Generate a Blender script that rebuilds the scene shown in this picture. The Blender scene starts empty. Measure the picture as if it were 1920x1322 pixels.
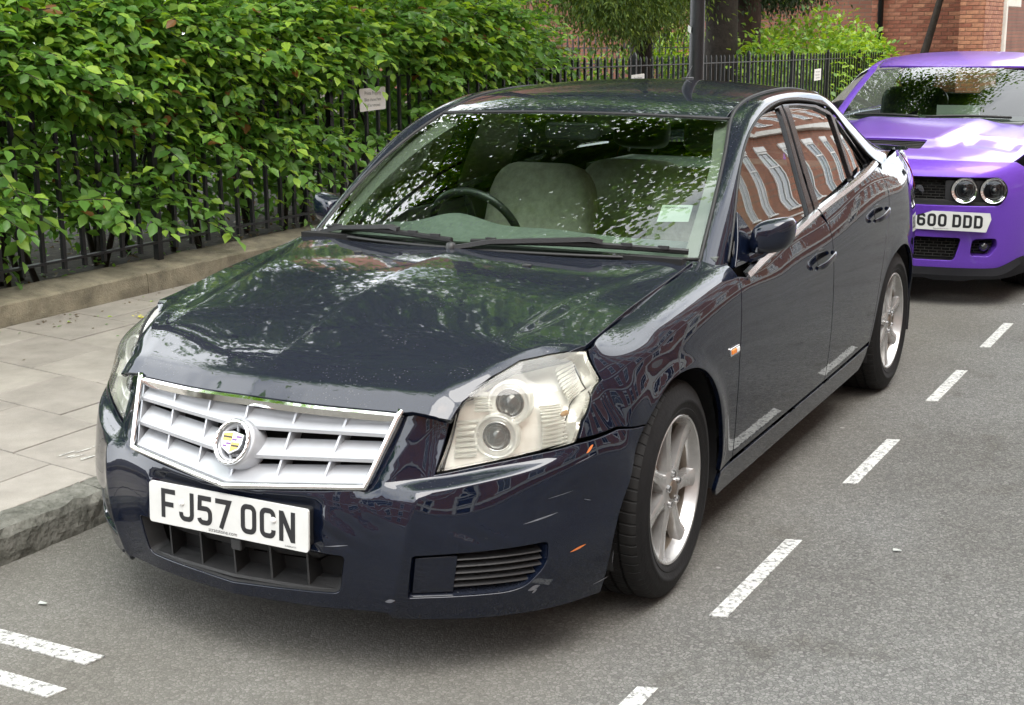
import bpy, bmesh, math, random
import numpy as np
from mathutils import Vector, Matrix
from mathutils.geometry import delaunay_2d_cdt
random.seed(7); RNG = np.random.default_rng(7)
SC = bpy.context.scene
COL = SC.collection
R = math.radians

# ------------------------------------------------------------------ camera, sky, sun, exposure
cam_d = bpy.data.cameras.new('camera'); CAM = bpy.data.objects.new('camera', cam_d); COL.objects.link(CAM)
cam_d.sensor_width = 36.0; cam_d.lens = 2587.655 * 36.0 / 1920.0
cam_d.clip_start = 0.05; cam_d.clip_end = 800
cR, cU, cF = Vector((.88044, .47409, -.00813)), Vector((-.09978, .20201, .97429)), Vector((-.46354, .85699, -.22516))
cm = Matrix.Identity(4)
for i in range(3):
    cm[i][0], cm[i][1], cm[i][2] = cR[i], cU[i], -cF[i]
cm[0][3], cm[1][3], cm[2][3] = 2.24992, -3.56605, 1.60875
CAM.matrix_world = cm
SC.camera = CAM

SUN_EL, SUN_AZ = R(58), R(125)      # azimuth measured clockwise from +Y
W = bpy.data.worlds.new('World'); SC.world = W; W.use_nodes = True
nt = W.node_tree; nt.nodes.clear()
wo = nt.nodes.new('ShaderNodeOutputWorld'); bg = nt.nodes.new('ShaderNodeBackground')
sky = nt.nodes.new('ShaderNodeTexSky'); sky.sky_type = 'NISHITA'; sky.sun_disc = False
sky.sun_elevation = SUN_EL; sky.sun_rotation = SUN_AZ; sky.air_density = 1.0; sky.dust_density = 2.0
tc = nt.nodes.new('ShaderNodeTexCoord'); no = nt.nodes.new('ShaderNodeTexNoise')
no.inputs['Scale'].default_value = 2.2; no.inputs['Detail'].default_value = 6; no.inputs['Roughness'].default_value = .55
ra = nt.nodes.new('ShaderNodeValToRGB'); ra.color_ramp.elements[0].position = .30; ra.color_ramp.elements[1].position = .52
mx = nt.nodes.new('ShaderNodeMixRGB'); mx.inputs['Color2'].default_value = (12.5, 12.9, 13.3, 1)
nt.links.new(tc.outputs['Generated'], no.inputs['Vector']); nt.links.new(no.outputs['Fac'], ra.inputs['Fac'])
nt.links.new(ra.outputs['Color'], mx.inputs['Fac']); nt.links.new(sky.outputs['Color'], mx.inputs['Color1'])
nt.links.new(mx.outputs['Color'], bg.inputs['Color']); bg.inputs['Strength'].default_value = .12
nt.links.new(bg.outputs['Background'], wo.inputs['Surface'])
sl = bpy.data.lights.new('sun', 'SUN'); sl.energy = 1.5; sl.angle = R(48); sl.color = (1, .96, .9)
so = bpy.data.objects.new('sun', sl); COL.objects.link(so)
sd = Vector((math.sin(SUN_AZ) * math.cos(SUN_EL), math.cos(SUN_AZ) * math.cos(SUN_EL), math.sin(SUN_EL)))
so.rotation_euler = sd.to_track_quat('Z', 'Y').to_euler()
VS = SC.view_settings
SC.display_settings.display_device = 'sRGB'; VS.view_transform = 'Standard'; VS.look = 'None'
VS.exposure = 1.62; VS.gamma = 1.0; VS.use_curve_mapping = False
try:
    SC.cycles.max_bounces = 10; SC.cycles.transparent_max_bounces = 24; SC.cycles.use_denoising = True
    SC.cycles.sample_clamp_indirect = 6
except Exception:
    pass

# ------------------------------------------------------------------ materials
def newmat(name):
    m = bpy.data.materials.new(name); m.use_nodes = True
    return m, m.node_tree, m.node_tree.nodes['Principled BSDF']
def setp(b, **k):
    names = dict(rough='Roughness', metal='Metallic', coat='Coat Weight', coatr='Coat Roughness', spec='Specular IOR Level', trans='Transmission Weight', ior='IOR', alpha='Alpha', sheen='Sheen Weight')
    for q, v in k.items(): b.inputs[names[q]].default_value = v
def mat(name, col, rough=.5, metal=0, var=0, vscale=8, bump=0, bscale=60, dark=None, obj=True, **k):
    m, t, b = newmat(name); N, L = t.nodes, t.links
    b.inputs['Base Color'].default_value = (*col, 1); setp(b, rough=rough, metal=metal, **k)
    c = N.new('ShaderNodeTexCoord'); src = c.outputs['Object' if obj else 'Generated']
    if var:
        n = N.new('ShaderNodeTexNoise'); n.inputs['Scale'].default_value = vscale; n.inputs['Detail'].default_value = 6; n.inputs['Roughness'].default_value = .65
        r = N.new('ShaderNodeValToRGB'); d = dark or tuple(x * (1 - var) for x in col)
        r.color_ramp.elements[0].color = (*d, 1); r.color_ramp.elements[1].color = (*[min(1, x * (1 + var * .6)) for x in col], 1)
        r.color_ramp.elements[0].position = .32; r.color_ramp.elements[1].position = .68
        L.new(src, n.inputs['Vector']); L.new(n.outputs['Fac'], r.inputs['Fac']); L.new(r.outputs['Color'], b.inputs['Base Color'])
    if bump:
        n2 = N.new('ShaderNodeTexNoise'); n2.inputs['Scale'].default_value = bscale; n2.inputs['Detail'].default_value = 4
        bp = N.new('ShaderNodeBump'); bp.inputs['Strength'].default_value = bump; bp.inputs['Distance'].default_value = .01
        L.new(src, n2.inputs['Vector']); L.new(n2.outputs['Fac'], bp.inputs['Height']); L.new(bp.outputs['Normal'], b.inputs['Normal'])
    return m
def paint_mat(name, col, flake, dust=.25, metal=.35):
    """clear-coated car paint with water-dried dust specks"""
    m, t, b = newmat(name); N, L = t.nodes, t.links
    setp(b, rough=.35, metal=metal, coat=1.0, coatr=.012, spec=0.0 if metal < .2 else .3)
    b.inputs['Coat IOR'].default_value = 1.55
    c = N.new('ShaderNodeTexCoord')
    n = N.new('ShaderNodeTexNoise'); n.inputs['Scale'].default_value = 900; n.inputs['Detail'].default_value = 1
    r = N.new('ShaderNodeValToRGB'); r.color_ramp.elements[0].color = (*col, 1); r.color_ramp.elements[1].color = (*flake, 1)
    r.color_ramp.elements[0].position = .45; r.color_ramp.elements[1].position = .8
    L.new(c.outputs['Object'], n.inputs['Vector']); L.new(n.outputs['Fac'], r.inputs['Fac'])
    # dust specks only settle on faces that look up
    v = N.new('ShaderNodeTexVoronoi'); v.inputs['Scale'].default_value = 95; v.inputs['Randomness'].default_value = 1
    rv = N.new('ShaderNodeValToRGB'); rv.color_ramp.elements[0].color = (1, 1, 1, 1); rv.color_ramp.elements[1].color = (0, 0, 0, 1)
    rv.color_ramp.elements[0].position = .08; rv.color_ramp.elements[1].position = .22
    n3 = N.new('ShaderNodeTexNoise'); n3.inputs['Scale'].default_value = 9; n3.inputs['Detail'].default_value = 5
    r3 = N.new('ShaderNodeValToRGB'); r3.color_ramp.elements[0].position = .48; r3.color_ramp.elements[1].position = .62
    g = N.new('ShaderNodeNewGeometry'); sx = N.new('ShaderNodeSeparateXYZ'); up = N.new('ShaderNodeMapRange')
    up.inputs['From Min'].default_value = .55; up.inputs['From Max'].default_value = .9
    L.new(g.outputs['Normal'], sx.inputs['Vector']); L.new(sx.outputs['Z'], up.inputs['Value'])
    L.new(c.outputs['Object'], v.inputs['Vector']); L.new(v.outputs['Distance'], rv.inputs['Fac'])
    L.new(c.outputs['Object'], n3.inputs['Vector']); L.new(n3.outputs['Fac'], r3.inputs['Fac'])
    m1 = N.new('ShaderNodeMath'); m1.operation = 'MULTIPLY'; m2 = N.new('ShaderNodeMath'); m2.operation = 'MULTIPLY'
    L.new(rv.outputs['Color'], m1.inputs[0]); L.new(r3.outputs['Color'], m1.inputs[1])
    L.new(m1.outputs[0], m2.inputs[0]); L.new(up.outputs[0], m2.inputs[1])
    ad = N.new('ShaderNodeMath'); ad.operation = 'MULTIPLY_ADD'; ad.inputs[1].default_value = dust
    film = N.new('ShaderNodeMath'); film.operation = 'MULTIPLY'; film.inputs[1].default_value = dust * .12
    L.new(up.outputs[0], film.inputs[0]); L.new(m2.outputs[0], ad.inputs[0]); L.new(film.outputs[0], ad.inputs[2])
    mixc = N.new('ShaderNodeMixRGB'); mixc.inputs['Color2'].default_value = (.42, .42, .38, 1)
    L.new(ad.outputs[0], mixc.inputs['Fac']); L.new(r.outputs['Color'], mixc.inputs['Color1']); L.new(mixc.outputs['Color'], b.inputs['Base Color'])
    cw = N.new('ShaderNodeMath'); cw.operation = 'SUBTRACT'; cw.inputs[0].default_value = 1.0 if dust > .15 else .62; cw.use_clamp = True
    L.new(ad.outputs[0], cw.inputs[1]); L.new(cw.outputs[0], b.inputs['Coat Weight'])
    cr_ = N.new('ShaderNodeMath'); cr_.operation = 'MULTIPLY_ADD'; cr_.inputs[1].default_value = (.020 if dust > .15 else .09); cr_.inputs[2].default_value = .012; L.new(up.outputs[0], cr_.inputs[0]); L.new(cr_.outputs[0], b.inputs['Coat Roughness'])   # dusty upper faces mirror less sharply
    # light orange peel in the clear coat
    n4 = N.new('ShaderNodeTexNoise'); n4.inputs['Scale'].default_value = 26; n4.inputs['Detail'].default_value = 2
    bp = N.new('ShaderNodeBump'); bp.inputs['Strength'].default_value = .014; bp.inputs['Distance'].default_value = .01
    L.new(c.outputs['Object'], n4.inputs['Vector']); L.new(n4.outputs['Fac'], bp.inputs['Height'])
    L.new(bp.outputs['Normal'], b.inputs['Coat Normal'])
    return m
def glass_mat(name, tint, rough=0.0, ior=1.52, boost=1.0, haze=None, hazecol=(.8, .82, .75)):
    """thin pane: fresnel mirror over tinted see-through, optional milky haze"""
    m = bpy.data.materials.new(name); m.use_nodes = True; t = m.node_tree; N, L = t.nodes, t.links; N.clear()
    o = N.new('ShaderNodeOutputMaterial'); mixs = N.new('ShaderNodeMixShader')
    tr = N.new('ShaderNodeBsdfTransparent'); tr.inputs['Color'].default_value = (*tint, 1)
    gl = N.new('ShaderNodeBsdfGlossy'); gl.inputs['Roughness'].default_value = rough
    fr = N.new('ShaderNodeFresnel'); fr.inputs['IOR'].default_value = ior
    mu = N.new('ShaderNodeMath'); mu.operation = 'MULTIPLY'; mu.inputs[1].default_value = boost; mu.use_clamp = True
    L.new(fr.outputs[0], mu.inputs[0]); L.new(mu.outputs[0], mixs.inputs['Fac'])
    base = tr.outputs[0]
    if haze:
        df = N.new('ShaderNodeBsdfDiffuse'); df.inputs['Color'].default_value = (*hazecol, 1)
        tl = N.new('ShaderNodeBsdfTranslucent'); tl.inputs['Color'].default_value = (*hazecol, 1)
        ms = N.new('ShaderNodeMixShader'); ms.inputs['Fac'].default_value = .5; L.new(df.outputs[0], ms.inputs[1]); L.new(tl.outputs[0], ms.inputs[2])
        n = N.new('ShaderNodeTexNoise'); n.inputs['Scale'].default_value = haze[2]; n.inputs['Detail'].default_value = 5
        c = N.new('ShaderNodeTexCoord'); L.new(c.outputs['Object'], n.inputs['Vector'])
        mr = N.new('ShaderNodeMapRange'); mr.inputs['From Min'].default_value = .3; mr.inputs['From Max'].default_value = .7
        mr.inputs['To Min'].default_value = haze[0]; mr.inputs['To Max'].default_value = haze[1]
        L.new(n.outputs['Fac'], mr.inputs['Value'])
        m2 = N.new('ShaderNodeMixShader'); L.new(mr.outputs[0], m2.inputs['Fac']); L.new(tr.outputs[0], m2.inputs[1]); L.new(ms.outputs[0], m2.inputs[2])
        base = m2.outputs[0]
        if len(haze) > 3:            # skylight on the upper lens put in as paler haze
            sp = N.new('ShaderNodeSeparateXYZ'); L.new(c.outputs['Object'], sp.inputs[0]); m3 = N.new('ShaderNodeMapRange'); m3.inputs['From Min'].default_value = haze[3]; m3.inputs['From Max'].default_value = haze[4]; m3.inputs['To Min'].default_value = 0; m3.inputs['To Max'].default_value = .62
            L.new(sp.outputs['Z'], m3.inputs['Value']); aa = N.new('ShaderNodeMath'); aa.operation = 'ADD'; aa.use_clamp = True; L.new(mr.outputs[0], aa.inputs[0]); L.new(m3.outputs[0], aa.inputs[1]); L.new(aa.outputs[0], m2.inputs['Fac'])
    L.new(base, mixs.inputs[1]); L.new(gl.outputs[0], mixs.inputs[2]); L.new(mixs.outputs[0], o.inputs['Surface'])
    return m
M = {}
M['navy'] = paint_mat('navy_paint', (.0020, .0038, .0108), (.008, .013, .030), dust=.24, metal=.1)
M['purple'] = paint_mat('purple_paint', (.125, .040, .42), (.22, .09, .64), dust=.10, metal=.3)
M['chrome'] = mat('chrome', (.86, .86, .86), .06, 1)
M['satin_chrome'] = mat('satin_chrome', (.62, .62, .62), .22, 1)
M['silver_plastic'] = mat('silver_plastic', (.41, .42, .44), .32, .35, var=.06)
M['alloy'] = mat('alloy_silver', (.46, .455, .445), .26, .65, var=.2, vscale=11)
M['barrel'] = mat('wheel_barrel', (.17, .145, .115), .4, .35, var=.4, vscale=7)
M['brake'] = mat('brake_iron', (.12, .075, .05), .6, .6, var=.5, vscale=20)
M['rubber'] = mat('tyre_rubber', (.0055, .0055, .006), .7, spec=.3, var=.35, vscale=14, bump=.15, bscale=120)
M['black_plastic'] = mat('black_plastic', (.016, .016, .017), .48, bump=.08, bscale=300)
M['grey_plastic'] = mat('dark_grey_plastic', (.018, .018, .0185), .55, var=.3, vscale=20, bump=.12, bscale=250)
M['gloss_black'] = mat('gloss_black', (.006, .006, .007), .12)
M['matte_black'] = mat('matte_black_lip', (.007, .007, .008), .85, spec=.15)
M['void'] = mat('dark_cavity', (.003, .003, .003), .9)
M['seal'] = mat('rubber_seal', (.008, .008, .008), .55)
M['plate'] = mat('plate_white', (.57, .57, .55), .3, var=.06, vscale=18, coat=.4)
M['ink'] = mat('black_ink', (.012, .012, .014), .4)
M['plate_screw'] = mat('white_cap', (.75, .75, .73), .4)
M['windscreen'] = glass_mat('windscreen_glass', (.78, .90, .81), boost=1.75)
M['tinted_screen'] = glass_mat('tinted_screen', (.45, .52, .47), boost=1.25)
M['sideglass'] = glass_mat('side_glass', (.70, .80, .73), boost=2.6)
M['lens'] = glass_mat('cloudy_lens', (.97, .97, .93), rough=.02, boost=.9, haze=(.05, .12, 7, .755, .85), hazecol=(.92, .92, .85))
M['clear_lens'] = glass_mat('clear_lens', (.9, .92, .92), boost=1.3)
M['projector'] = mat('projector_glass', (.018, .02, .024), .03, 0, coat=1)
M['reflector'] = mat('reflector_silver', (.93, .93, .90), .22, .45)
M['dull_amber'] = mat('dull_amber_bulb', (.34, .19, .07), .35)
M['amber'] = mat('amber_lens', (.75, .22, .02), .2)
M['red_lens'] = mat('red_lens', (.35, .01, .01), .12, coat=1)
M['cloth'] = mat('seat_cloth', (.46, .43, .35), .9, var=.25, vscale=30)
M['beige'] = mat('beige_trim', (.20, .195, .17), .8, var=.08)
M['dash'] = mat('dash_plastic', (.15, .165, .15), .65, var=.2, vscale=30)
M['leather'] = mat('black_leather', (.012, .012, .012), .4)
M['permit'] = mat('permit_paper', (.36, .38, .35), .7)
M['paper'] = mat('paper', (.75, .75, .73), .7)
M['iron'] = mat('painted_iron', (.010, .011, .013), .38, var=.35, vscale=25, bump=.25, bscale=70)
M['gold'] = mat('crest_gold', (.46, .32, .10), .25, .8)
M['crest_red'] = mat('crest_purple', (.16, .05, .25), .3)
M['crest_silver'] = mat('crest_silver', (.42, .41, .43), .2, .8)

# ------------------------------------------------------------------ mesh helpers
def tag(o, label=None, cat=None, group=None, kind=None):
    if label: o['label'] = label
    if cat: o['category'] = cat
    if group: o['group'] = group
    if kind: o['kind'] = kind
    return o
def link(name, me, m=None, parent=None):
    o = bpy.data.objects.new(name, me); COL.objects.link(o)
    if m is not None and me is not None and len(me.materials) == 0: me.materials.append(m)
    if parent is not None: o.parent = parent
    return o
def empty(name, loc=(0, 0, 0), parent=None):
    o = bpy.data.objects.new(name, None); COL.objects.link(o); o.location = loc; o.empty_display_size = .2
    if parent is not None: o.parent = parent
    return o
class MB:
    def __init__(s): s.v = []; s.f = []; s.sm = []
    def add(s, vs, fs, smooth=False):
        o = len(s.v); s.v += [tuple(map(float, q)) for q in vs]
        s.f += [tuple(o + i for i in f) for f in fs]; s.sm += [smooth] * len(fs)
    def box(s, c, d, rot=None, taper=1.0):
        x, y, z = d[0] / 2, d[1] / 2, d[2] / 2
        vs = [Vector((a * x * (taper if k > 0 else 1), b * y * (taper if k > 0 else 1), k * z)) for k in (-1, 1) for b in (-1, 1) for a in (-1, 1)]
        if rot is not None: vs = [rot @ q for q in vs]
        s.add([q + Vector(c) for q in vs], [(0, 2, 3, 1), (4, 5, 7, 6), (0, 1, 5, 4), (2, 6, 7, 3), (0, 4, 6, 2), (1, 3, 7, 5)])
    def rbox(s, c, d, r, rot=None, n=3, axis=2):
        """box with the four edges along axis rounded and a small chamfer at both ends"""
        ax = [0, 1, 2]; ax.remove(axis); a, b = d[ax[0]] / 2, d[ax[1]] / 2; h = d[axis] / 2; r = min(r, a * .98, b * .98)
        ring = []
        for cx, cy, t0 in ((a - r, b - r, 0), (-a + r, b - r, 90), (-a + r, -b + r, 180), (a - r, -b + r, 270)):
            for i in range(n + 1):
                t = R(t0 + 90 * i / n); ring.append((cx, cy, math.cos(t), math.sin(t)))
        ch = min(r * .5, h * .5); vs = []
        for z, k in ((-h, r - ch), (-h + ch, r), (h - ch, r), (h, r - ch)):
            for cx, cy, u, w in ring:
                p = [0, 0, 0]; p[ax[0]] = cx + u * k; p[ax[1]] = cy + w * k; p[axis] = z
                q = Vector(p); q = rot @ q if rot is not None else q
                vs.append(q + Vector(c))
        m = len(ring); fs = []
        for k in range(3):
            for i in range(m): fs.append((k * m + i, k * m + (i + 1) % m, (k + 1) * m + (i + 1) % m, (k + 1) * m + i))
        fs.append(tuple(range(m - 1, -1, -1))); fs.append(tuple(range(3 * m, 4 * m)))
        if axis == 1: fs = [f[::-1] for f in fs]
        s.add(vs, fs)
    def tube(s, path, r, n=8, caps=True, smooth=True, closed=False):
        P = [Vector(p) for p in path]; m = len(P); rr = r if hasattr(r, '__len__') else [r] * m
        up = None; vs = []
        for i in range(m):
            a = P[(i + 1) % m] if closed else P[min(i + 1, m - 1)]; b = P[(i - 1) % m] if closed else P[max(i - 1, 0)]
            d = (a - b).normalized()
            if up is None:
                up = Vector((0, 0, 1)) if abs(d.z) < .9 else Vector((1, 0, 0))
            u = (up - d * up.dot(d)).normalized(); w = d.cross(u); up = u
            for k in range(n):
                t = 2 * math.pi * k / n; vs.append(P[i] + (u * math.cos(t) + w * math.sin(t)) * rr[i])
        fs = []
        for i in range(m if closed else m - 1):
            j = (i + 1) % m
            for k in range(n): fs.append((i * n + k, i * n + (k + 1) % n, j * n + (k + 1) % n, j * n + k))
        s.add(vs, fs, smooth)
        if caps and not closed:
            s.f.append(tuple(len(s.v) - m * n + k for k in range(n - 1, -1, -1))); s.sm.append(False)
            s.f.append(tuple(len(s.v) - n + k for k in range(n))); s.sm.append(False)
    def sweep(s, path, prof, closed=False, up=Vector((0, 0, 1)), smooth=False):
        """sweep a 2D profile [(side, up)] along path; side = dir x up"""
        P = [Vector(p) for p in path]; m = len(P); n = len(prof); vs = []
        for i in range(m):
            a = P[(i + 1) % m] if closed else P[min(i + 1, m - 1)]; b = P[(i - 1) % m] if closed else P[max(i - 1, 0)]
            d = (a - b).normalized(); U = up[i] if isinstance(up, list) else up
            sd = d.cross(U).normalized(); w = sd.cross(d)
            sc = 1.0
            if 0 < i < m - 1 or closed:
                e = (P[i] - b).normalized(); c = max(.35, math.sqrt(max(0, (1 + e.dot((a - P[i]).normalized())) / 2))); sc = 1 / c
            for x, y in prof: vs.append(P[i] + sd * x * sc + w * y)
        fs = []
        for i in range(m if closed else m - 1):
            j = (i + 1) % m
            for k in range(n): fs.append((i * n + k, i * n + (k + 1) % n, j * n + (k + 1) % n, j * n + k))
        if not closed: fs += [tuple(range(n - 1, -1, -1)), tuple((m - 1) * n + k for k in range(n))]
        s.add(vs, fs, smooth)
    def lathe(s, prof, c=(0, 0, 0), axis='X', n=48, smooth=True, closed=False):
        """prof = [(r, h)] revolved about axis through c"""
        vs = []; m = len(prof)
        for r, h in prof:
            for k in range(n):
                t = 2 * math.pi * k / n; a, b = r * math.cos(t), r * math.sin(t)
                vs.append({'X': (h, a, b), 'Y': (b, h, a), 'Z': (a, b, h)}[axis])
        vs = [Vector(q) + Vector(c) for q in vs]
        fs = [(i * n + k, i * n + (k + 1) % n, (i + 1) * n + (k + 1) % n, (i + 1) * n + k) for i in range(m - 1) for k in range(n)]
        if closed: fs += [((m - 1) * n + k, (m - 1) * n + (k + 1) % n, (k + 1) % n, k) for k in range(n)]
        s.add(vs, fs, smooth)
    def prism(s, poly, h0, h1, fn, smooth=False):
        """2D polygon (ccw) extruded between h0 and h1; fn(a, b, h) -> point"""
        n = len(poly); vs = [fn(a, b, h0) for a, b in poly] + [fn(a, b, h1) for a, b in poly]
        fs = [(i, (i + 1) % n, n + (i + 1) % n, n + i) for i in range(n)] + [tuple(range(n - 1, -1, -1)), tuple(range(n, 2 * n))]
        s.add(vs, fs, smooth)
    def build(s, name, m=None, parent=None, bevel=0, sharp=None, fix=True):
        me = bpy.data.meshes.new(name); me.from_pydata(s.v, [], s.f)
        me.polygons.foreach_set('use_smooth', s.sm)
        if fix:
            b = bmesh.new(); b.from_mesh(me); bmesh.ops.recalc_face_normals(b, faces=b.faces)
            if bevel:
                es = [e for e in b.edges if len(e.link_faces) == 2 and e.calc_face_angle(0) > .5]
                bmesh.ops.bevel(b, geom=es, offset=bevel, segments=2, affect='EDGES', profile=.6, clamp_overlap=True)
            b.to_mesh(me); b.free()
        if sharp:
            me.polygons.foreach_set('use_smooth', [True] * len(me.polygons)); me.set_sharp_from_angle(angle=R(sharp))
        me.update()
        return link(name, me, m, parent)
def quick(name, verts, faces, m, parent=None, smooth=False):
    me = bpy.data.meshes.new(name); me.from_pydata([tuple(map(float, v)) for v in verts], [], faces)
    if smooth: me.polygons.foreach_set('use_smooth', [True] * len(me.polygons))
    me.update(); return link(name, me, m, parent)

# ------------------------------------------------------------------ smooth surfaces and panels cut from them
class Spl:
    def __init__(s, k):
        k = np.array(k, float); n = len(k); h = np.diff(k); A = np.zeros((n, n)); B = np.zeros((n, n)); A[0, 0] = A[-1, -1] = 1
        for i in range(1, n - 1):
            A[i, i-1] = h[i-1]; A[i, i] = 2 * (h[i-1] + h[i]); A[i, i+1] = h[i]
            B[i, i-1] = 6 / h[i-1]; B[i, i] = -6 / h[i-1] - 6 / h[i]; B[i, i+1] = 6 / h[i]
        s.k = k; s.M = np.linalg.solve(A, B); s.n = n
    def w(s, x):
        x = np.asarray(x, float); i = np.clip(np.searchsorted(s.k, np.clip(x, s.k[0], s.k[-1]), side='right') - 1, 0, s.n - 2)
        h = s.k[i+1] - s.k[i]; a = (s.k[i+1] - x) / h; b = (x - s.k[i]) / h; Wt = np.zeros((len(x), s.n)); r = np.arange(len(x))
        out = (x < s.k[0]) | (x > s.k[-1]); ca = np.where(out, 0, (a**3 - a) * h * h / 6); cb = np.where(out, 0, (b**3 - b) * h * h / 6)
        Wt[r, i] += a; Wt[r, i+1] += b; Wt += ca[:, None] * s.M[i] + cb[:, None] * s.M[i+1]
        return Wt
def interp(k, v):
    S = Spl(k); v = np.array(v, float)
    return lambda x: S.w(np.atleast_1d(np.asarray(x, float)).ravel()) @ v
def sst(a, b, x):
    t = np.clip((x - a) / (b - a), 0, 1); return t * t * (3 - 2 * t)
def area2(P): return .5 * sum(P[i][0] * P[(i+1) % len(P)][1] - P[(i+1) % len(P)][0] * P[i][1] for i in range(len(P)))
def ccw(P): return list(P) if area2(P) > 0 else list(P)[::-1]
def resample(P, h):
    out = []
    for i in range(len(P)):
        a, b = P[i], P[(i+1) % len(P)]; L = math.hypot(b[0]-a[0], b[1]-a[1]); n = max(1, int(math.ceil(L / h)))
        out += [(a[0] + (b[0]-a[0]) * k / n, a[1] + (b[1]-a[1]) * k / n) for k in range(n)]
    return out
def inset(P, d):
    out = []; n = len(P)
    for i in range(n):
        p, a, b = P[i], P[i-1], P[(i+1) % n]
        e1 = np.array([p[0]-a[0], p[1]-a[1]]); e2 = np.array([b[0]-p[0], b[1]-p[1]])
        e1 /= np.linalg.norm(e1) + 1e-12; e2 /= np.linalg.norm(e2) + 1e-12
        n1 = np.array([-e1[1], e1[0]]); n2 = np.array([-e2[1], e2[0]]); m = n1 + n2; q = max(.35, 1 + n1 @ n2)
        out.append(tuple(np.array(p) + m / q * d))
    return out
def inpoly(P, X):
    P = np.array(P); x, y = X[:, 0], X[:, 1]; c = np.zeros(len(X), bool); j = len(P) - 1
    for i in range(len(P)):
        xi, yi, xj, yj = *P[i], *P[j]
        if yi != yj: c ^= ((yi > y) != (yj > y)) & (x < (xj - xi) * (y - yi) / (yj - yi) + xi)
        j = i
    return c
def segdist(P, X):
    P = np.array(P); A, B = P, np.roll(P, -1, 0); D = B - A; best = np.full(len(X), 1e9)
    for a, d in zip(A, D):
        t = np.clip(((X - a) @ d) / (d @ d + 1e-15), 0, 1); q = X - a - t[:, None] * d; best = np.minimum(best, (q * q).sum(1))
    return np.sqrt(best)
def cr(pts, n=6):
    """smooth open curve through pts"""
    P = np.array(pts, float); t = np.r_[0, np.cumsum(np.linalg.norm(np.diff(P, axis=0), axis=1))]
    S = Spl(t); u = np.concatenate([np.linspace(t[i], t[i+1], n, endpoint=False) for i in range(len(t)-1)] + [[t[-1]]])
    return [tuple(q) for q in S.w(u) @ P]
def rounded(P, r, n=4):
    """round the corners of polygon P by r (scalar or per-corner list)"""
    out = []; m = len(P); rr = r if hasattr(r, '__len__') else [r] * m
    for i in range(m):
        p, a, b = np.array(P[i], float), np.array(P[i-1], float), np.array(P[(i+1) % m], float)
        la, lb = np.linalg.norm(a - p), np.linalg.norm(b - p); d = min(rr[i], la * .45, lb * .45)
        if d < 1e-4: out.append(tuple(p)); continue
        q0, q1 = p + (a - p) / la * d, p + (b - p) / lb * d
        for k in range(n + 1):
            t = k / n; out.append(tuple((1-t)**2 * q0 + 2*t*(1-t) * p + t*t * q1))
    return out
def surf_normal(fn, u, v, e=4e-4):
    du = fn(u + e, v) - fn(u - e, v); dv = fn(u, v + e) - fn(u, v - e); n = np.cross(du, dv)
    return n / (np.linalg.norm(n, axis=1)[:, None] + 1e-15)
CTR = np.array([0, 1.35, .6])
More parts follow.
